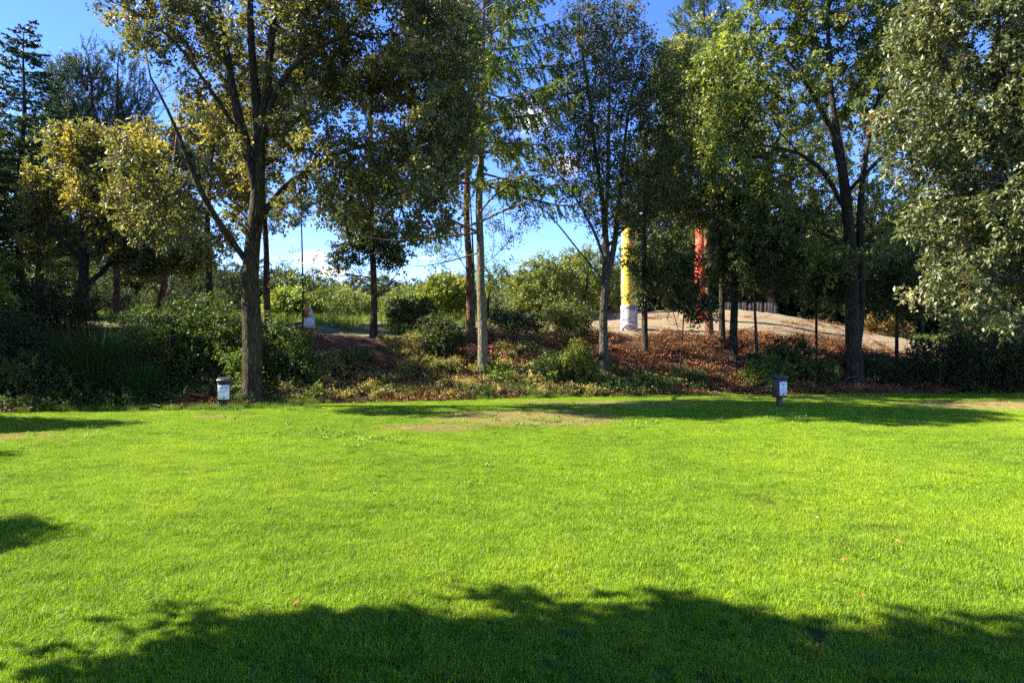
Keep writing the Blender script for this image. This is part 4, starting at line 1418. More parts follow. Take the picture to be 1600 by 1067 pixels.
BRAMBLE = [(0.045, 0.075, 0.014), (0.065, 0.095, 0.018), (0.03, 0.05, 0.012), (0.11, 0.12, 0.022), (0.12, 0.045, 0.025)]
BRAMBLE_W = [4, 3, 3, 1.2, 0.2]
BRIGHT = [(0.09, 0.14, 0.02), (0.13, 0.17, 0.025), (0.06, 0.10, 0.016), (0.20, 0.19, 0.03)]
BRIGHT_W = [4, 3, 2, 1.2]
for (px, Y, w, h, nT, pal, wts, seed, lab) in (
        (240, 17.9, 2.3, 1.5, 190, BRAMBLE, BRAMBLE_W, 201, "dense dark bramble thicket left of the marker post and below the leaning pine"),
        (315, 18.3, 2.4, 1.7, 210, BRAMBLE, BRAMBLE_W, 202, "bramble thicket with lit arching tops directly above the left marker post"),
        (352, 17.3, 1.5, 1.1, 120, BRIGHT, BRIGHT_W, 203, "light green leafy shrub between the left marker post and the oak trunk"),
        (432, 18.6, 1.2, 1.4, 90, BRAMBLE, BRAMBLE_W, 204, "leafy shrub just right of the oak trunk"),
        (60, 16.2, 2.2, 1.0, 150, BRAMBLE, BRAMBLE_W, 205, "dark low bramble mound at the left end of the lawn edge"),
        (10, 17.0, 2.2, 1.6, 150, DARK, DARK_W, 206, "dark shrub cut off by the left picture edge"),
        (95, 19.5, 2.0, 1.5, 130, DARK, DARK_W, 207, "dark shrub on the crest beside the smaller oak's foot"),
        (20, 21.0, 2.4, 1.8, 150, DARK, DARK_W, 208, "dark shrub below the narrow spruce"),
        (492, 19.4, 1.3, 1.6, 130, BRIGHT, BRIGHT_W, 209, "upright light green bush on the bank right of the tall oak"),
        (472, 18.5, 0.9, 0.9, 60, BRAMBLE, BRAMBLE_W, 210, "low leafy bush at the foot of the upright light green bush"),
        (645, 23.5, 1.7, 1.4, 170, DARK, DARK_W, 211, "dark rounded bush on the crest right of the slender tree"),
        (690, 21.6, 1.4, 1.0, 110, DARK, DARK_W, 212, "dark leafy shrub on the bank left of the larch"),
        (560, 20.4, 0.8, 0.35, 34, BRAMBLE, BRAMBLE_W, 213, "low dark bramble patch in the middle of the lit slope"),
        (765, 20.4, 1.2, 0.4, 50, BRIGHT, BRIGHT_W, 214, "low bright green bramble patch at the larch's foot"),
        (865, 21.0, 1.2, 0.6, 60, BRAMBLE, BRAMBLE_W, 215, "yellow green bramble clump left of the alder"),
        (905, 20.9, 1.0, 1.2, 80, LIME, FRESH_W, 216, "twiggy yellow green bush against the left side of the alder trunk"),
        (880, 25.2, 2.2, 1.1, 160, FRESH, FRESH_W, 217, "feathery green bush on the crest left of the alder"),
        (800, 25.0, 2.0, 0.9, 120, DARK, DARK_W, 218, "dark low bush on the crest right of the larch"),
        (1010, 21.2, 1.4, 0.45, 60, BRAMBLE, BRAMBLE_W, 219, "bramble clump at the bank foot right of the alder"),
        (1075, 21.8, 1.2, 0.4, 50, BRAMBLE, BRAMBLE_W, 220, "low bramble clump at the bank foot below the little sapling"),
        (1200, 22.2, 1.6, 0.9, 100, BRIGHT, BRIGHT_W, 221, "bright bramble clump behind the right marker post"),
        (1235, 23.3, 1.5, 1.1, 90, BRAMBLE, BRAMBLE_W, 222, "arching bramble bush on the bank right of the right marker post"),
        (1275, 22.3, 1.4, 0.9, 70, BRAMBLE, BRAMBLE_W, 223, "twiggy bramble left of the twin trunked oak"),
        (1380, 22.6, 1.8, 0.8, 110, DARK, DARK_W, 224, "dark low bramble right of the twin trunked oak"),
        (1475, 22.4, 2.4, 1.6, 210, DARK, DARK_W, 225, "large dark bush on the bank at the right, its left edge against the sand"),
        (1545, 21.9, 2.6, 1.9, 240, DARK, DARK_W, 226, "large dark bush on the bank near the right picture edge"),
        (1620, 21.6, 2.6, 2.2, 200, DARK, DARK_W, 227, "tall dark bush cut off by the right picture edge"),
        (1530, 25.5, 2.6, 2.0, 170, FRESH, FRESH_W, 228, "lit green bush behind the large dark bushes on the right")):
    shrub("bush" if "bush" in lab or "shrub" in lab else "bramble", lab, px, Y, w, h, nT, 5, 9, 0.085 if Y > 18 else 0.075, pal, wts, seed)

for (px, Y, w, h, seed, lab) in ((1395, 38.5, 2.2, 1.3, 231, "rusty autumn coloured bush at the back of the sand"), (1365, 37.5, 1.8, 1.0, 232, "small rusty bush beside the twin trunked oak at the back of the sand")):
    shrub("bush", lab, px, Y, w, h, 90, 5, 8, 0.12, [(0.25, 0.12, 0.04), (0.16, 0.10, 0.03), (0.12, 0.12, 0.03)], [3, 2, 2], seed)


def broom(px, Y, label, n, w, h, seed):
    """broom: a fan of thin upright green rods"""
    r = np.random.default_rng(seed)
    bx = X(px, Y)
    bz = gz(bx, Y) - 0.03
    root = thing("broom_bush", label, "shrub", (bx, Y, bz))
    a = r.uniform(0, 6.28, n)
    q = np.sqrt(r.random(n))
    foot = np.stack([np.cos(a) * q * w * 0.35, np.sin(a) * q * w * 0.25, r.random(n) * h * 0.5], -1)
    hh = h * r.uniform(0.3, 0.62, n)
    lean = np.stack([np.cos(a) * q * w * 0.28, np.sin(a) * q * w * 0.2, np.zeros(n)], -1) + r.normal(0, 0.06, (n, 3))
    mid = foot + lean * 0.4 + np.array([0, 0, 1.0]) * (hh * 0.55)[:, None]
    tip = foot + lean + np.array([0, 0, 1.0]) * hh[:, None]
    fa = r.uniform(0, 6.28, n)
    s = np.stack([np.cos(fa), np.sin(fa), 0 * fa], -1) * 0.004
    V = np.stack([foot - s, foot + s, mid + s, mid - s, tip], 1).reshape(-1, 3)
    o = np.arange(n)[:, None] * 5
    c = np.repeat(colours(r, n, 1, [(0.022, 0.046, 0.010), (0.032, 0.060, 0.012), (0.017, 0.034, 0.008)], [3, 2, 2]), 5, 0)  # rod greens darkened, standing in for shade over the bush
    link("foliage", mesh_np("broom_foliage", V, [o + np.array([[0, 1, 2, 3]]), o + np.array([[3, 2, 4]])], M_SHRUB_LEAF, col=c), root)
    mb = MB()
    for k in range(7):
        aa = r.uniform(0, 6.28)
        mb.tube([(0.03 * math.cos(aa), 0.03 * math.sin(aa), 0), (w * 0.2 * math.cos(aa), w * 0.15 * math.sin(aa), h * 0.55)], [0.014, 0.006], 5)
    mb.build("stems", M_DARK_BARK, root)


broom(150, 16.6, "feathery green broom bush with upright rods left of the bramble thicket", 2400, 2.0, 1.75, 301)
broom(215, 16.4, "smaller dark broom bush leaning against the bramble thicket", 900, 1.2, 1.1, 302)


def lawn_weeds():
    """flat rosettes of broad leaved weeds and clover in the turf"""
    src = []
    for k in range(3):
        r = np.random.default_rng(330 + k)
        n = 26
        P = np.stack([r.normal(0, 0.05, n), r.normal(0, 0.05, n), r.uniform(0.02, 0.05, n)], -1)
        V, F = leaf_arr(r, P, 0.045, 0.6, 1.6, None, droop=-0.2)
        src.append(mesh_np("weed_rosette", V, F, M_SHRUB_LEAF, col=np.repeat(colours(r, 1, n, [(0.16, 0.25, 0.03), (0.2, 0.3, 0.05), (0.11, 0.18, 0.02)], [3, 2, 2]), 4, 0)))
    C = [(-2.2, 11.0, 0.6, 26), (0.5, 13.2, 0.9, 40), (-3.4, 11.6, 0.5, 16), (6.0, 14.0, 1.2, 20), (-8.0, 12.0, 1.5, 18)]
    x = np.concatenate([c[0] + R.normal(0, c[2], c[3]) for c in C] + [R.uniform(-9, 11, 24)])
    y = np.concatenate([c[1] + R.normal(0, c[2] * 0.5, c[3]) for c in C] + [R.uniform(7, 18, 24)])
    scatter("lawn_weeds", np.column_stack([x, y, ground_z(x, y)]), R.uniform(0, 6.28, len(x)), R.uniform(0.5, 1.3, len(x)), R.integers(0, 3, len(x)), src, "small broad leaved weeds and clover growing in the lawn")


lawn_weeds()


# ------------------------------------------------------------------ bank litter and low plants (uncountable)
def litter():
    m = leaf_mat("dry_leaf", 0.7, 0.2, 0.1, (1.1, 0.8, 0.5))
    pal = [(0.23, 0.085, 0.028), (0.29, 0.125, 0.05), (0.10, 0.042, 0.018), (0.33, 0.18, 0.085), (0.20, 0.15, 0.07)]
    src = []
    for s in range(4):
        r = np.random.default_rng(500 + s)
        n = 260
        P = np.stack([r.normal(0, 0.24, n), r.normal(0, 0.22, n), r.uniform(0, 0.05, n)], -1)
        V, F = leaf_arr(r, P, 0.062, 0.55, 1.0, None, droop=0.0, fold=0.18)
        src.append(mesh_np("litter_patch", V, F, m, col=np.repeat(colours(r, 1, n, pal, [4, 3, 3, 2, 1], 0.2, 0.1, 0.2), 4, 0)))
    for s in range(2):                                  # fallen twigs and dead fern stalks
        r = np.random.default_rng(520 + s)
        n = 26
        A = np.stack([r.normal(0, 0.3, n), r.normal(0, 0.3, n), r.uniform(0.0, 0.06, n)], -1)
        a = r.uniform(0, 6.28, n)
        B = A + np.stack([np.cos(a), np.sin(a), r.uniform(-0.05, 0.3, n)], -1) * r.uniform(0.2, 0.6, (n, 1))
        V, F = thin_twigs(r, A, B, 0.007)
        src.append(mesh_np("twig_patch", V, F, m, col=np.repeat(colours(r, n, 1, [(0.22, 0.15, 0.09), (0.30, 0.17, 0.09), (0.12, 0.08, 0.05)], [2, 2, 2]), 5, 0)))
    n = 5200
    x = R.uniform(-17, 22, n)
    y = edge(x) + (bank_end(x) - edge(x) + 0.5) * R.random(n)
    k = vnoise(x, y, 0.7, 31) + 0.35 * vnoise(x, y, 2.2, 32) > np.interp(x, [-6, 3, 5, 22], [0.58, 0.55, 0.48, 0.46])
    x, y = x[k], y[k]
    pick = np.where(R.random(len(x)) < 0.32, R.integers(4, 6, len(x)), R.integers(0, 4, len(x)))
    m2 = 420                                            # leaves and twigs blown on to the sand
    x2 = R.uniform(3, 25, m2)
    y2 = bank_end(x2) + 12 * R.random(m2) ** 1.8
    k2 = vnoise(x2, y2, 0.5, 35) > 0.5
    x, y = np.concatenate([x, x2[k2]]), np.concatenate([y, y2[k2]])
    pick = np.concatenate([pick, R.integers(3, 6, k2.sum())])
    scatter("leaf_litter", np.column_stack([x, y, ground_z(x, y) + 0.005]), R.uniform(0, 6.28, len(x)), R.uniform(0.7, 1.25, len(x)), pick, src,
            "rust brown fallen leaves and dead bracken covering the bank", R.normal(0.25, 0.15, len(x)), R.normal(0, 0.15, len(x)))


litter()


def ground_cover():
    src = []
    for s, (pal, wts) in enumerate(((BRIGHT, BRIGHT_W), (BRAMBLE, BRAMBLE_W), (YELLOWISH, YEL_W), ([(0.19, 0.175, 0.05), (0.26, 0.17, 0.06), (0.14, 0.165, 0.035)], [2, 2, 2]))):
        r = np.random.default_rng(540 + s)
        n, K, M = 9, 4, 7
        T = np.stack([r.normal(0, 0.13, n), r.normal(0, 0.13, n), r.uniform(0.04, 0.2, n)], -1)
        D = norm(r.normal(0, 0.5, (n, 3)) + np.array([0, 0, 1.0]))
        V, F, c, A, B = clusters(r, T, D, K, M, 0.16, 0.06, 0.55, pal, wts, jit=0.02, lift=0.4)
        src.append(mesh_np("low_plant", V, F, M_SHRUB_LEAF, col=c))
    src += [grass_patch("bank_grass", 70, 0.12, 0.12, 0.34, 0.006, M_LONG_GRASS, 0.5, 60 + s, dry=0.4) for s in range(2)]
    n = 3000
    x = R.uniform(-17, 21, n)
    t = R.random(n)
    y = edge(x) + (bank_end(x) - edge(x)) * t * 0.98
    want = np.interp(x, [-17, -6, -5, 2.2, 3.2, 6, 21], [0.6, 0.6, 0.62, 0.62, 0.42, 0.3, 0.3]) + 0.35 * (0.35 - t)
    k = vnoise(x, y, 0.85, 41) * 0.65 + 0.35 * vnoise(x, y, 2.5, 42) < want
    x, y, t = x[k], y[k], t[k]
    u = R.random(len(x))
    u = np.where((x > -6) & (x < 2.5) & (u < 0.3), R.random(len(x)), u)
    left = x < -5
    pick = np.where(u < 0.3, 1, np.where(u < 0.52, 0, np.where(u < 0.68, 2, np.where(u < 0.8, 3, np.where(u < 0.9, 4, 5)))))
    pick = np.where(left & (u < 0.8), 1, pick)
    mid = (x > -6) & (x < 2.6)
    pick = np.where(mid, np.where(u < 0.12, 1, np.where(u < 0.32, 0, np.where(u < 0.45, 2, np.where(u < 0.74, 3, np.where(u < 0.87, 4, 5))))), pick)
    pick = np.where((x > 3.5) & (u > 0.68) & (u < 0.8), 1, pick)
    scatter("ground_cover", np.column_stack([x, y, ground_z(x, y)]), R.uniform(0, 6.28, len(x)), R.uniform(0.6, 1.5, len(x)), pick, src,
            "low brambles, seedlings and tufts spread over the bank")
    # dry tufts on the far rise
    n = 900
    y = R.uniform(27, 60, n)
    x = R.uniform(-0.8, 0.05, n) * y
    x2 = R.uniform(20, 29, 300)
    y2 = R.uniform(38, 50, 300)
    x, y = np.concatenate([x, x2]), np.concatenate([y, y2])
    k = y > bank_end(x) + 1
    x, y = x[k], y[k]
    scatter("dry_grass", np.column_stack([x, y, ground_z(x, y)]), R.uniform(0, 6.28, len(x)), R.uniform(1.0, 2.0, len(x)), R.integers(0, 2, len(x)), src[4:6],
            "dry grass tufts on the rise beyond the bank")


ground_cover()


# ------------------------------------------------------------------ built objects
def simple_mat(name, c, rough=0.6, spec=0.4, var=0.15, scale=30, bumps=0.0, metal=0.0):
    m, nt, b = new_mat(name)
    tc = N(nt, "ShaderNodeTexCoord")
    n1 = noise(nt, tc.outputs["Object"], scale, 5)
    n2 = noise(nt, tc.outputs["Object"], scale * 0.12, 3)
    f = nmath(nt, 'ADD', nmath(nt, 'MULTIPLY', n1, 0.5), nmath(nt, 'MULTIPLY', n2, 0.5))
    lo = tuple(v * (1 - var) for v in c)
    hi = tuple(min(1, v * (1 + var)) for v in c)
    nt.links.new(ramp(nt, f, [(0.3, lo), (0.7, hi)]), b.inputs["Base Color"])
    b.inputs["Roughness"].default_value = rough
    b.inputs["Specular IOR Level"].default_value = spec
    b.inputs["Metallic"].default_value = metal
    if bumps:
        bump(nt, b, n1, bumps, 0.01)
    return m


M_POST = simple_mat("weathered_black_plastic", (0.035, 0.03, 0.026), 0.5, 0.45, 0.45, 22, 0.3)
M_POST_BROWN = simple_mat("sun_bleached_dark_brown_plastic", (0.075, 0.056, 0.042), 0.6, 0.35, 0.4, 18, 0.3)
M_LID = simple_mat("dark_grey_lid", (0.04, 0.04, 0.043), 0.35, 0.5, 0.3, 25)
M_PLATE = simple_mat("white_enamel_plate", (0.78, 0.80, 0.81), 0.35, 0.5, 0.05, 14)
M_INK = simple_mat("black_print", (0.012, 0.012, 0.014), 0.6, 0.3, 0.2)
M_INK_GREY = simple_mat("grey_print", (0.12, 0.125, 0.13), 0.6, 0.3, 0.2)
M_METAL = simple_mat("grey_screw", (0.35, 0.35, 0.36), 0.3, 0.5, 0.2, 40, 0, 1.0)


def text_mesh(body, size, mat, name):
    cu = bpy.data.curves.new(name, 'FONT')
    cu.body = body
    cu.size = size
    cu.align_x = 'CENTER'
    cu.align_y = 'CENTER'
    cu.extrude = 0.0006
    cu.offset = size * 0.012
    o = bpy.data.objects.new(name, cu)
    COL.objects.link(o)
    bpy.context.view_layer.update()
    me = bpy.data.meshes.new_from_object(o.evaluated_get(bpy.context.evaluated_depsgraph_get()))
    bpy.data.objects.remove(o)
    me.name = name
    me.materials.clear()
    me.materials.append(mat)
    return me


def marker(px, Y, rotz, label, numbers, body_mat, sunk):
    x = X(px, Y)
    z = gz(x, Y)
    t = thing("marker_post", label, "marker post", (x, Y, z - 0.03 - sunk), "numbered pitch marker posts", rotz)
    w, d = 0.135, 0.11
    mb = MB()
    mb.box(-0.06, 0.06, -0.05, 0.05, 0, 0.34, 0.008)
    mb.build("post", body_mat, t)
    mb = MB()
    mb.box(-w, w, -d, d, 0.272, 0.72, 0.014)
    hs = mb.build("housing", body_mat, t)
    mb = MB()                                              # sloping lid with a front lip
    a, b_ = w + 0.018, d + 0.03
    V = [(-a, -b_, 0.722), (a, -b_, 0.722), (a, b_, 0.745), (-a, b_, 0.745), (-a, -b_, 0.772), (a, -b_, 0.772), (a, b_, 0.812), (-a, b_, 0.812),
         (-a + 0.02, -b_ + 0.015, 0.79), (a - 0.02, -b_ + 0.015, 0.79), (a - 0.02, b_ - 0.02, 0.828), (-a + 0.02, b_ - 0.02, 0.828)]
    F = [(3, 2, 1, 0), (0, 1, 5, 4), (1, 2, 6, 5), (2, 3, 7, 6), (3, 0, 4, 7), (4, 5, 9, 8), (5, 6, 10, 9), (6, 7, 11, 10), (7, 4, 8, 11), (8, 9, 10, 11)]
    mb.add(V, F)
    mb.build("lid", M_LID if body_mat is M_POST else body_mat, t)
    mb = MB()
    mb.box(-0.122, 0.122, -d - 0.006, -d - 0.002, 0.325, 0.655, 0.0018)
    pl = mb.build("number_plate", M_PLATE, t)
    fy = -d - 0.0068
    for (cx, s, body) in numbers:
        o = link("number", text_mesh(body, s, M_INK, "number_text"), pl, (cx, fy, 0.592), (radians(90), 0, 0))
    n = MB()
    if len(numbers) > 1:
        n.box(-0.0015, 0.0015, fy - 0.0006, fy + 0.0006, 0.455, 0.655)
        rows = [(-0.10, -0.02, 0.545), (0.015, 0.105, 0.543), (-0.10, -0.035, 0.527), (0.03, 0.095, 0.526), (-0.108, 0.108, 0.497)]
    else:
        rows = [(-0.06, 0.065, 0.512), (-0.045, 0.05, 0.494)]
    for (a0, a1, zz) in rows:                              # lines of small print
        q = a0
        rq = np.random.default_rng(int((zz + a0) * 9000))
        while q < a1:
            ln = rq.uniform(0.006, 0.02)
            n.box(q, min(q + ln, a1), fy - 0.0005, fy + 0.0005, zz - 0.0035, zz + 0.0035)
            q += ln + 0.004
    n.build("small_print", M_INK_GREY, pl)
    n = MB()                                               # dark rounded emblem at the foot of the plate
    k = 18
    an = np.arange(k) / k * 2 * math.pi
    rx = 0.028 * (1 + 0.12 * np.sin(2 * an + 0.6))
    V = np.stack([0.004 + rx * np.cos(an), np.full(k, fy - 0.0006), 0.362 + 0.015 * np.sin(an) + 0.006 * np.cos(an)], -1)
    V = np.vstack([V, V + np.array([0, 0.0012, 0]), [[0.004, fy - 0.0006, 0.337]]])
    n.add(V, [(i, 2 * k, (i + 1) % k) for i in range(k)])
    n.add(V, [(i, (i + 1) % k, (i + 1) % k + k, i + k) for i in range(k)])
    n.build("emblem", M_INK, pl)
    for sx in (-0.105, 0.105):
        n = MB()
        n.tube([(sx, -d - 0.0062, 0.645), (sx, -d - 0.009, 0.645)], [0.005, 0.004], 8)
        n.build("screw", M_METAL, pl)
    return t


marker(350, 15.9, radians(18), "black marker post with grey lid and two numbers, in long grass beside the oak", [(-0.058, 0.062, "458"), (0.06, 0.062, "459")], M_POST, 0.06)
marker(1218, 16.2, radians(27), "dark brown marker post with one number, turned aside on the right of the lawn", [(0.0, 0.07, "460")], M_POST_BROWN, 0)


# painted poles standing in the sand
def painted_pole(px, Y, label, r0, top_py, mat, base_mat=None, base_h=0.0, seed=0, bands=None):
    r = np.random.default_rng(seed)
    x = X(px, Y)
    z = gz(x, Y) - 0.2
    t = thing("painted_pole", label, "pole", (x, Y, z), "tall painted poles standing on the sand hill")
    H = Z(top_py, Y) - z
    zz = np.linspace(base_h if base_mat else 0, H, 26)
    P = np.stack([0.015 * np.sin(zz * 1.3 + seed), 0.015 * np.cos(zz), zz], -1)
    k = 20
    rad = r0 * (1 - 0.10 * zz / H)
    wob = 1 + 0.02 * r.normal(0, 1, (26, k))
    V, F = tube(P, rad, k, wob)
    mb = MB()
    mb.add(V, F)
    top = V[-k:]
    tip = P[-1] + np.array([0, 0, r0 * 0.35])
    mb.add(np.vstack([top, [tip]]), [(i, (i + 1) % k, k) for i in range(k)])
    mb.build("shaft", mat, t, smooth=True)
    if base_mat:
        z2 = np.linspace(0, base_h, 8)
        V, F = tube(np.stack([0 * z2, 0 * z2, z2], -1), r0 * 1.06 * np.ones(8), k, 1 + 0.02 * r.normal(0, 1, (8, k)))
        mb = MB()
        mb.add(V, F)
        mb.add(np.vstack([V[-k:], V[-k:] * 0.94 + np.array([0, 0, 0.06 * z2[-1] + 0.02])]), [(i, (i + 1) % k, (i + 1) % k + k, i + k) for i in range(k)])
        mb.build("base_sleeve", base_mat, t, smooth=True)
    for b_ in range(3):                                    # iron straps round the shaft
        hz = base_h + (H - base_h) * (0.22 + 0.27 * b_)
        V, F = tube(np.array([[0, 0, hz], [0, 0, hz + 0.07]]), np.array([r0 * 1.0, r0 * 1.0]) * 1.01, k)
        mb = MB()
        mb.add(V, F)
        mb.build("strap", mat, t, smooth=True)
    return t


def paint(name, c, worn, f=0.5):
    m, nt, b = new_mat(name)
    tc = N(nt, "ShaderNodeTexCoord")
    mp = N(nt, "ShaderNodeMapping")
    mp.inputs["Scale"].default_value = (1, 1, 0.3)
    nt.links.new(tc.outputs["Object"], mp.inputs["Vector"])
    n1 = noise(nt, mp.outputs[0], 5, 6, 0.7)
    fq = nmath(nt, 'MULTIPLY', nmath(nt, 'SUBTRACT', n1, f), 9, True)
    nt.links.new(mixc(nt, fq, c, worn), b.inputs["Base Color"])
    b.inputs["Roughness"].default_value = 0.55
    bump(nt, b, n1, 0.2, 0.02)
    return m


def graffiti():
    m, nt, b = new_mat("graffiti_paint")
    tc = N(nt, "ShaderNodeTexCoord")
    n1 = noise(nt, tc.outputs["Object"], 1.5, 3, 0.5)
    c = ramp(nt, n1, [(0.30, (0.45, 0.46, 0.50)), (0.42, (0.22, 0.25, 0.34)), (0.48, (0.07, 0.07, 0.10)), (0.51, (0.50, 0.50, 0.54)), (0.58, (0.20, 0.22, 0.30)), (0.66, (0.40, 0.06, 0.10))])
    nt.nodes[-1].color_ramp.interpolation = 'CONSTANT'
    nt.links.new(c, b.inputs["Base Color"])
    b.inputs["Roughness"].default_value = 0.6
    return m


painted_pole(983, 30.5, "yellow painted pole with grey and blue graffiti base behind the alder", 0.36, 352, paint("yellow_paint", (0.80, 0.50, 0.03), (0.80, 0.66, 0.30), 0.52), graffiti(), 1.25, 1)
painted_pole(1096, 34.5, "bright red painted pole behind the dark young trees", 0.34, 345, paint("red_paint", (0.62, 0.06, 0.012), (0.62, 0.17, 0.05), 0.55), None, 0, 2)

# half buried hoop at the yellow pole's foot
mbx = MB()
an = np.linspace(-0.1, math.pi + 0.1, 18)
hx, hy = X(984, 29.6), 29.6
mbx.tube(np.stack([0.34 * np.cos(an), 0 * an, 0.34 * np.sin(an)], -1), np.full(18, 0.05), 8)
tag(mbx.build("half_tyre", simple_mat("pale_worn_rubber", (0.30, 0.29, 0.28), 0.8, 0.2, 0.4), None, True, (hx, hy, gz(hx, hy) - 0.02)), "pale half buried tyre in front of the yellow painted pole", "tyre")

# small painted wooden marker beyond the crest
tx, ty = X(481, 27.0), 27.0
t = thing("painted_board", "small tan, red and white painted wooden figure board beyond the crest right of the oak", "board", (tx, ty, gz(tx, ty) - 0.1), None, 0.25)
for (nm, prof, c) in (("white_foot", [(-0.22, 0), (0.30, 0), (0.24, 0.50), (-0.14, 0.50)], (0.78, 0.78, 0.76)), ("red_panel", [(-0.18, 0.503), (0.02, 0.503), (0.02, 0.80), (-0.18, 0.80)], (0.42, 0.10, 0.04)),
                      ("white_panel", [(0.023, 0.503), (0.22, 0.503), (0.17, 0.80), (0.023, 0.80)], (0.76, 0.76, 0.74)), ("tan_top", [(-0.20, 0.803), (0.18, 0.803), (0.06, 1.12), (-0.06, 1.12)], (0.66, 0.47, 0.26))):
    k = len(prof)
    V = [(a, -0.04, b_) for a, b_ in prof] + [(a, 0.04, b_) for a, b_ in prof]
    mb = MB()
    mb.add(V, [(0, 1, 2, 3), (7, 6, 5, 4)] + [((i + 1) % k, i, i + k, (i + 1) % k + k) for i in range(k)])
    mb.build(nm, simple_mat(nm + "_paint", c, 0.6, 0.3, 0.15, 12, 0.3), t)

# palisade fence behind the sand hill
fx, fy_ = X(1170, 43.0), 43.0
ft = thing("palisade_fence", "low dark palisade fence behind the sand hill left of the oak", "fence", (fx, fy_, gz(fx, fy_) - 0.75))
M_FENCE = simple_mat("weathered_fence_wood", (0.085, 0.07, 0.055), 0.85, 0.2, 0.3, 20, 0.4)
mb = MB()
mb.box(-0.09, 0.09, -0.02, 0.02, 0, 1.55, 0.006)
mb.add([(-0.09, -0.02, 1.553), (0.09, -0.02, 1.553), (0.09, 0.02, 1.553), (-0.09, 0.02, 1.553), (0, -0.02, 1.67), (0, 0.02, 1.67)], [(0, 1, 4), (2, 3, 5)])
sl = mb.mesh("fence_slat", M_FENCE)
for k in range(16):
    link("slat", sl, ft, (-1.75 + k * 0.23 + R.normal(0, 0.012), 0, R.normal(0, 0.03)), (0, R.normal(0, 0.02), 0))
for zz in (0.45, 1.25):
    mb = MB()
    mb.box(-1.9, 1.9, 0.024, 0.07, zz, zz + 0.09, 0.004)
    mb.build("rail", M_FENCE, ft)

# tree stump on the lit slope, log at the left lawn edge
sx, sy = X(604, 19.9), 19.9
st = thing("tree_stump", "small sawn tree stump on the lit slope right of the tall oak", "stump", (sx, sy, gz(sx, sy) - 0.08))
r = np.random.default_rng(7)
V, F = tube(np.array([[0, 0, 0], [0, 0, 0.12], [0, 0, 0.22], [0, 0, 0.32]]), np.array([0.24, 0.18, 0.165, 0.16]), 16, 1 + 0.05 * r.normal(0, 1, (4, 16)))
mb = MB()
mb.add(V, F)
mb.build("bark", M_OAK_BARK, st, True)
mb = MB()
mb.add(np.vstack([V[-16:] * np.array([0.99, 0.99, 1]) + np.array([0, 0, 0.002]), [[0, 0, 0.325]]]), [(i, (i + 1) % 16, 16) for i in range(16)])
mb.build("cut_face", simple_mat("cut_wood", (0.42, 0.27, 0.15), 0.8, 0.2, 0.3, 25), st)
lx, ly = X(45, 15.3), 15.3
mb = MB()
mb.tube([(-0.55, 0, 0.05), (-0.2, 0.03, 0.07), (0.2, -0.02, 0.07), (0.5, 0.02, 0.06)], [0.07, 0.08, 0.075, 0.06], 10)
mb.tube([(0.2, -0.02, 0.08), (0.34, -0.1, 0.2)], [0.03, 0.012], 6)
tag(mb.build("rotten_log", M_DARK_BARK, None, True, (lx, ly, gz(lx, ly)), (0, 0, 0.1)), "short rotten log lying at the left end of the lawn edge", "log")

# dead forked branches leaning on the bank
for (px, Y, a, ln, lab, sd) in ((1108, 22.6, 2.6, 1.6, "thin fallen branch lying on the brown bank below the orange barked pine", 1), (978, 21.6, 2.4, 1.5, "dark fallen branch leaning right of the alder foot", 2),
                                (1300, 22.4, 0.5, 1.2, "pale forked dead branch at the twin trunked oak's foot", 3), (1490, 21.6, 0.9, 0.9, "pale dead branch in front of the dark bushes on the right", 4)):
    r = np.random.default_rng(600 + sd)
    bx = X(px, Y)
    dh = np.array([math.cos(a), math.sin(a) * 0.5, 0.12])
    pts = np.array([dh * ln * u + np.array([0, 0, 0.06]) + r.normal(0, 0.03, 3) for u in np.linspace(0, 1, 6)])
    wpts = pts.copy()
    wpts[:, 2] = ground_z(bx + pts[:, 0], Y + pts[:, 1]) - gz(bx, Y) + 0.05 + np.linspace(0, 0.2, 6)
    mb = MB()
    mb.tube(wpts, np.linspace(0.022, 0.006, 6), 6)
    for k in (2, 3):
        e_ = wpts[k] + norm(dh + r.normal(0, 0.6, 3)) * 0.4
        e_[2] = max(e_[2], wpts[k][2] + 0.05)
        mb.tube([wpts[k], e_], [0.009, 0.003], 5)
    tag(mb.build("fallen_branch", M_ALDER_BARK, None, True, (bx, Y, gz(bx, Y))), lab, "branch")

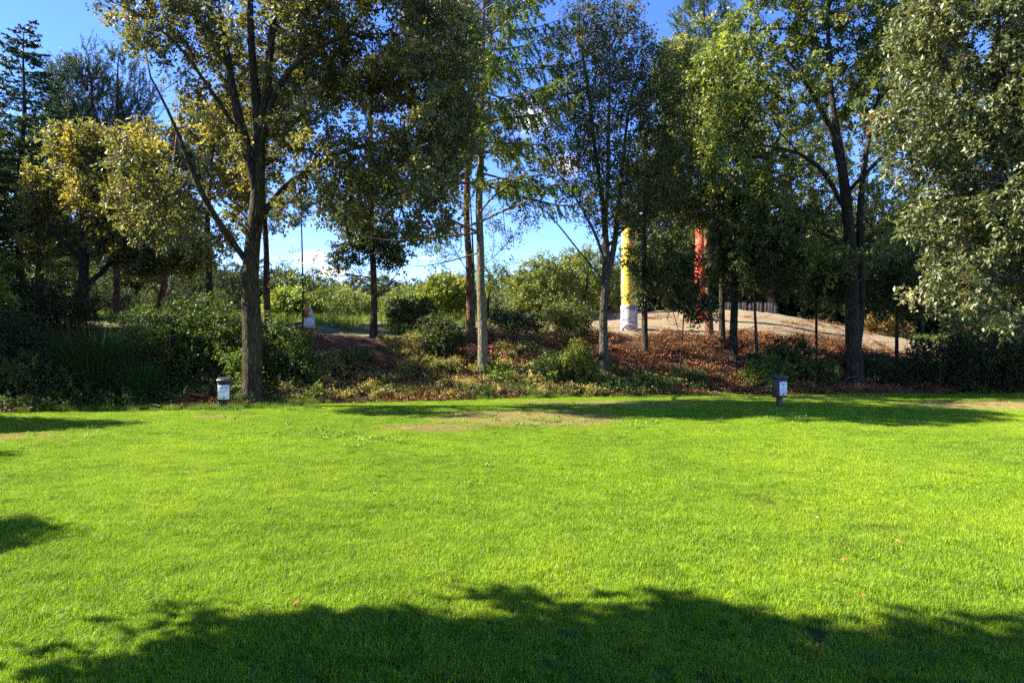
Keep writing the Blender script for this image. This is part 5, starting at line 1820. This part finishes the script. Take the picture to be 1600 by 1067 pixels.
# fallen leaves on the lawn
M_FALLEN = [simple_mat("fallen_leaf_rust", (0.36, 0.13, 0.04), 0.7, 0.2, 0.3, 60), simple_mat("fallen_leaf_tan", (0.30, 0.21, 0.13), 0.7, 0.2, 0.3, 60), simple_mat("fallen_leaf_dark", (0.10, 0.06, 0.035), 0.7, 0.2, 0.3, 60)]
LEAF = []
for v in range(3):
    r = np.random.default_rng(700 + v)
    k = 9
    an = np.linspace(0, 2 * math.pi, k, endpoint=False)
    rr_ = np.array([1, 0.72, 0.9, 0.62, 0.8, 0.6, 0.85, 0.66, 0.92]) * r.uniform(0.9, 1.1, k)
    V = np.stack([0.05 * rr_ * np.cos(an), 0.03 * rr_ * np.sin(an), 0.012 * np.abs(np.sin(an)) + r.uniform(0, 0.01, k)], -1)
    V = np.vstack([V, [[0, 0, 0.0]], [[-0.08, 0.004, 0.012]]])
    F = [(i, (i + 1) % k, k) for i in range(k)] + [(4, 5, k + 1)]
    LEAF.append(mesh_np("fallen_leaf", V, [np.array(F)], M_FALLEN[v]))
LW = ["small rust orange dry leaf", "small pale tan curled leaf", "small dark brown curled leaf"]
for (px, py, v) in ((236, 945, 1), (184, 1015, 0), (835, 822, 1), (1330, 876, 0), (1318, 886, 0), (1348, 945, 0), (1272, 808, 0), (1275, 816, 1), (1402, 856, 0), (1222, 760, 0), (1206, 712, 0), (1530, 722, 1), (1525, 730, 0), (853, 988, 0), (724, 905, 0),
                    (830, 930, 1), (640, 945, 2), (1092, 855, 2), (1315, 809, 2), (1110, 702, 2), (1176, 788, 2), (1405, 800, 2), (1280, 1030, 0), (421, 958, 1), (465, 955, 0), (920, 742, 0), (960, 665, 0), (1440, 912, 1), (1205, 710, 1), (760, 650, 0), (180, 965, 2), (650, 1030, 2)):
    Y = CAM_H * 1067.0 / (py - 533.5)
    x = X(px, Y)
    o = link("fallen_leaf", LEAF[v], None, (x, Y, gz(x, Y) + 0.045), (R.normal(0, 0.35), R.normal(0, 0.35), R.uniform(0, 6.28)))
    s = R.uniform(0.35, 0.65)
    o.scale = (s, s, s)
    where = "in the shade at the front of the lawn" if py > 925 + 0.05 * abs(px - 1200) else ("on the sunny right half of the lawn" if px > 1000 else "on the sunny lawn left of centre" if px < 700 else "on the sunny middle of the lawn")
    lab = LW[v] + " " + where
    tag(o, lab, "leaf", lab.replace(" leaf ", " leaves "))
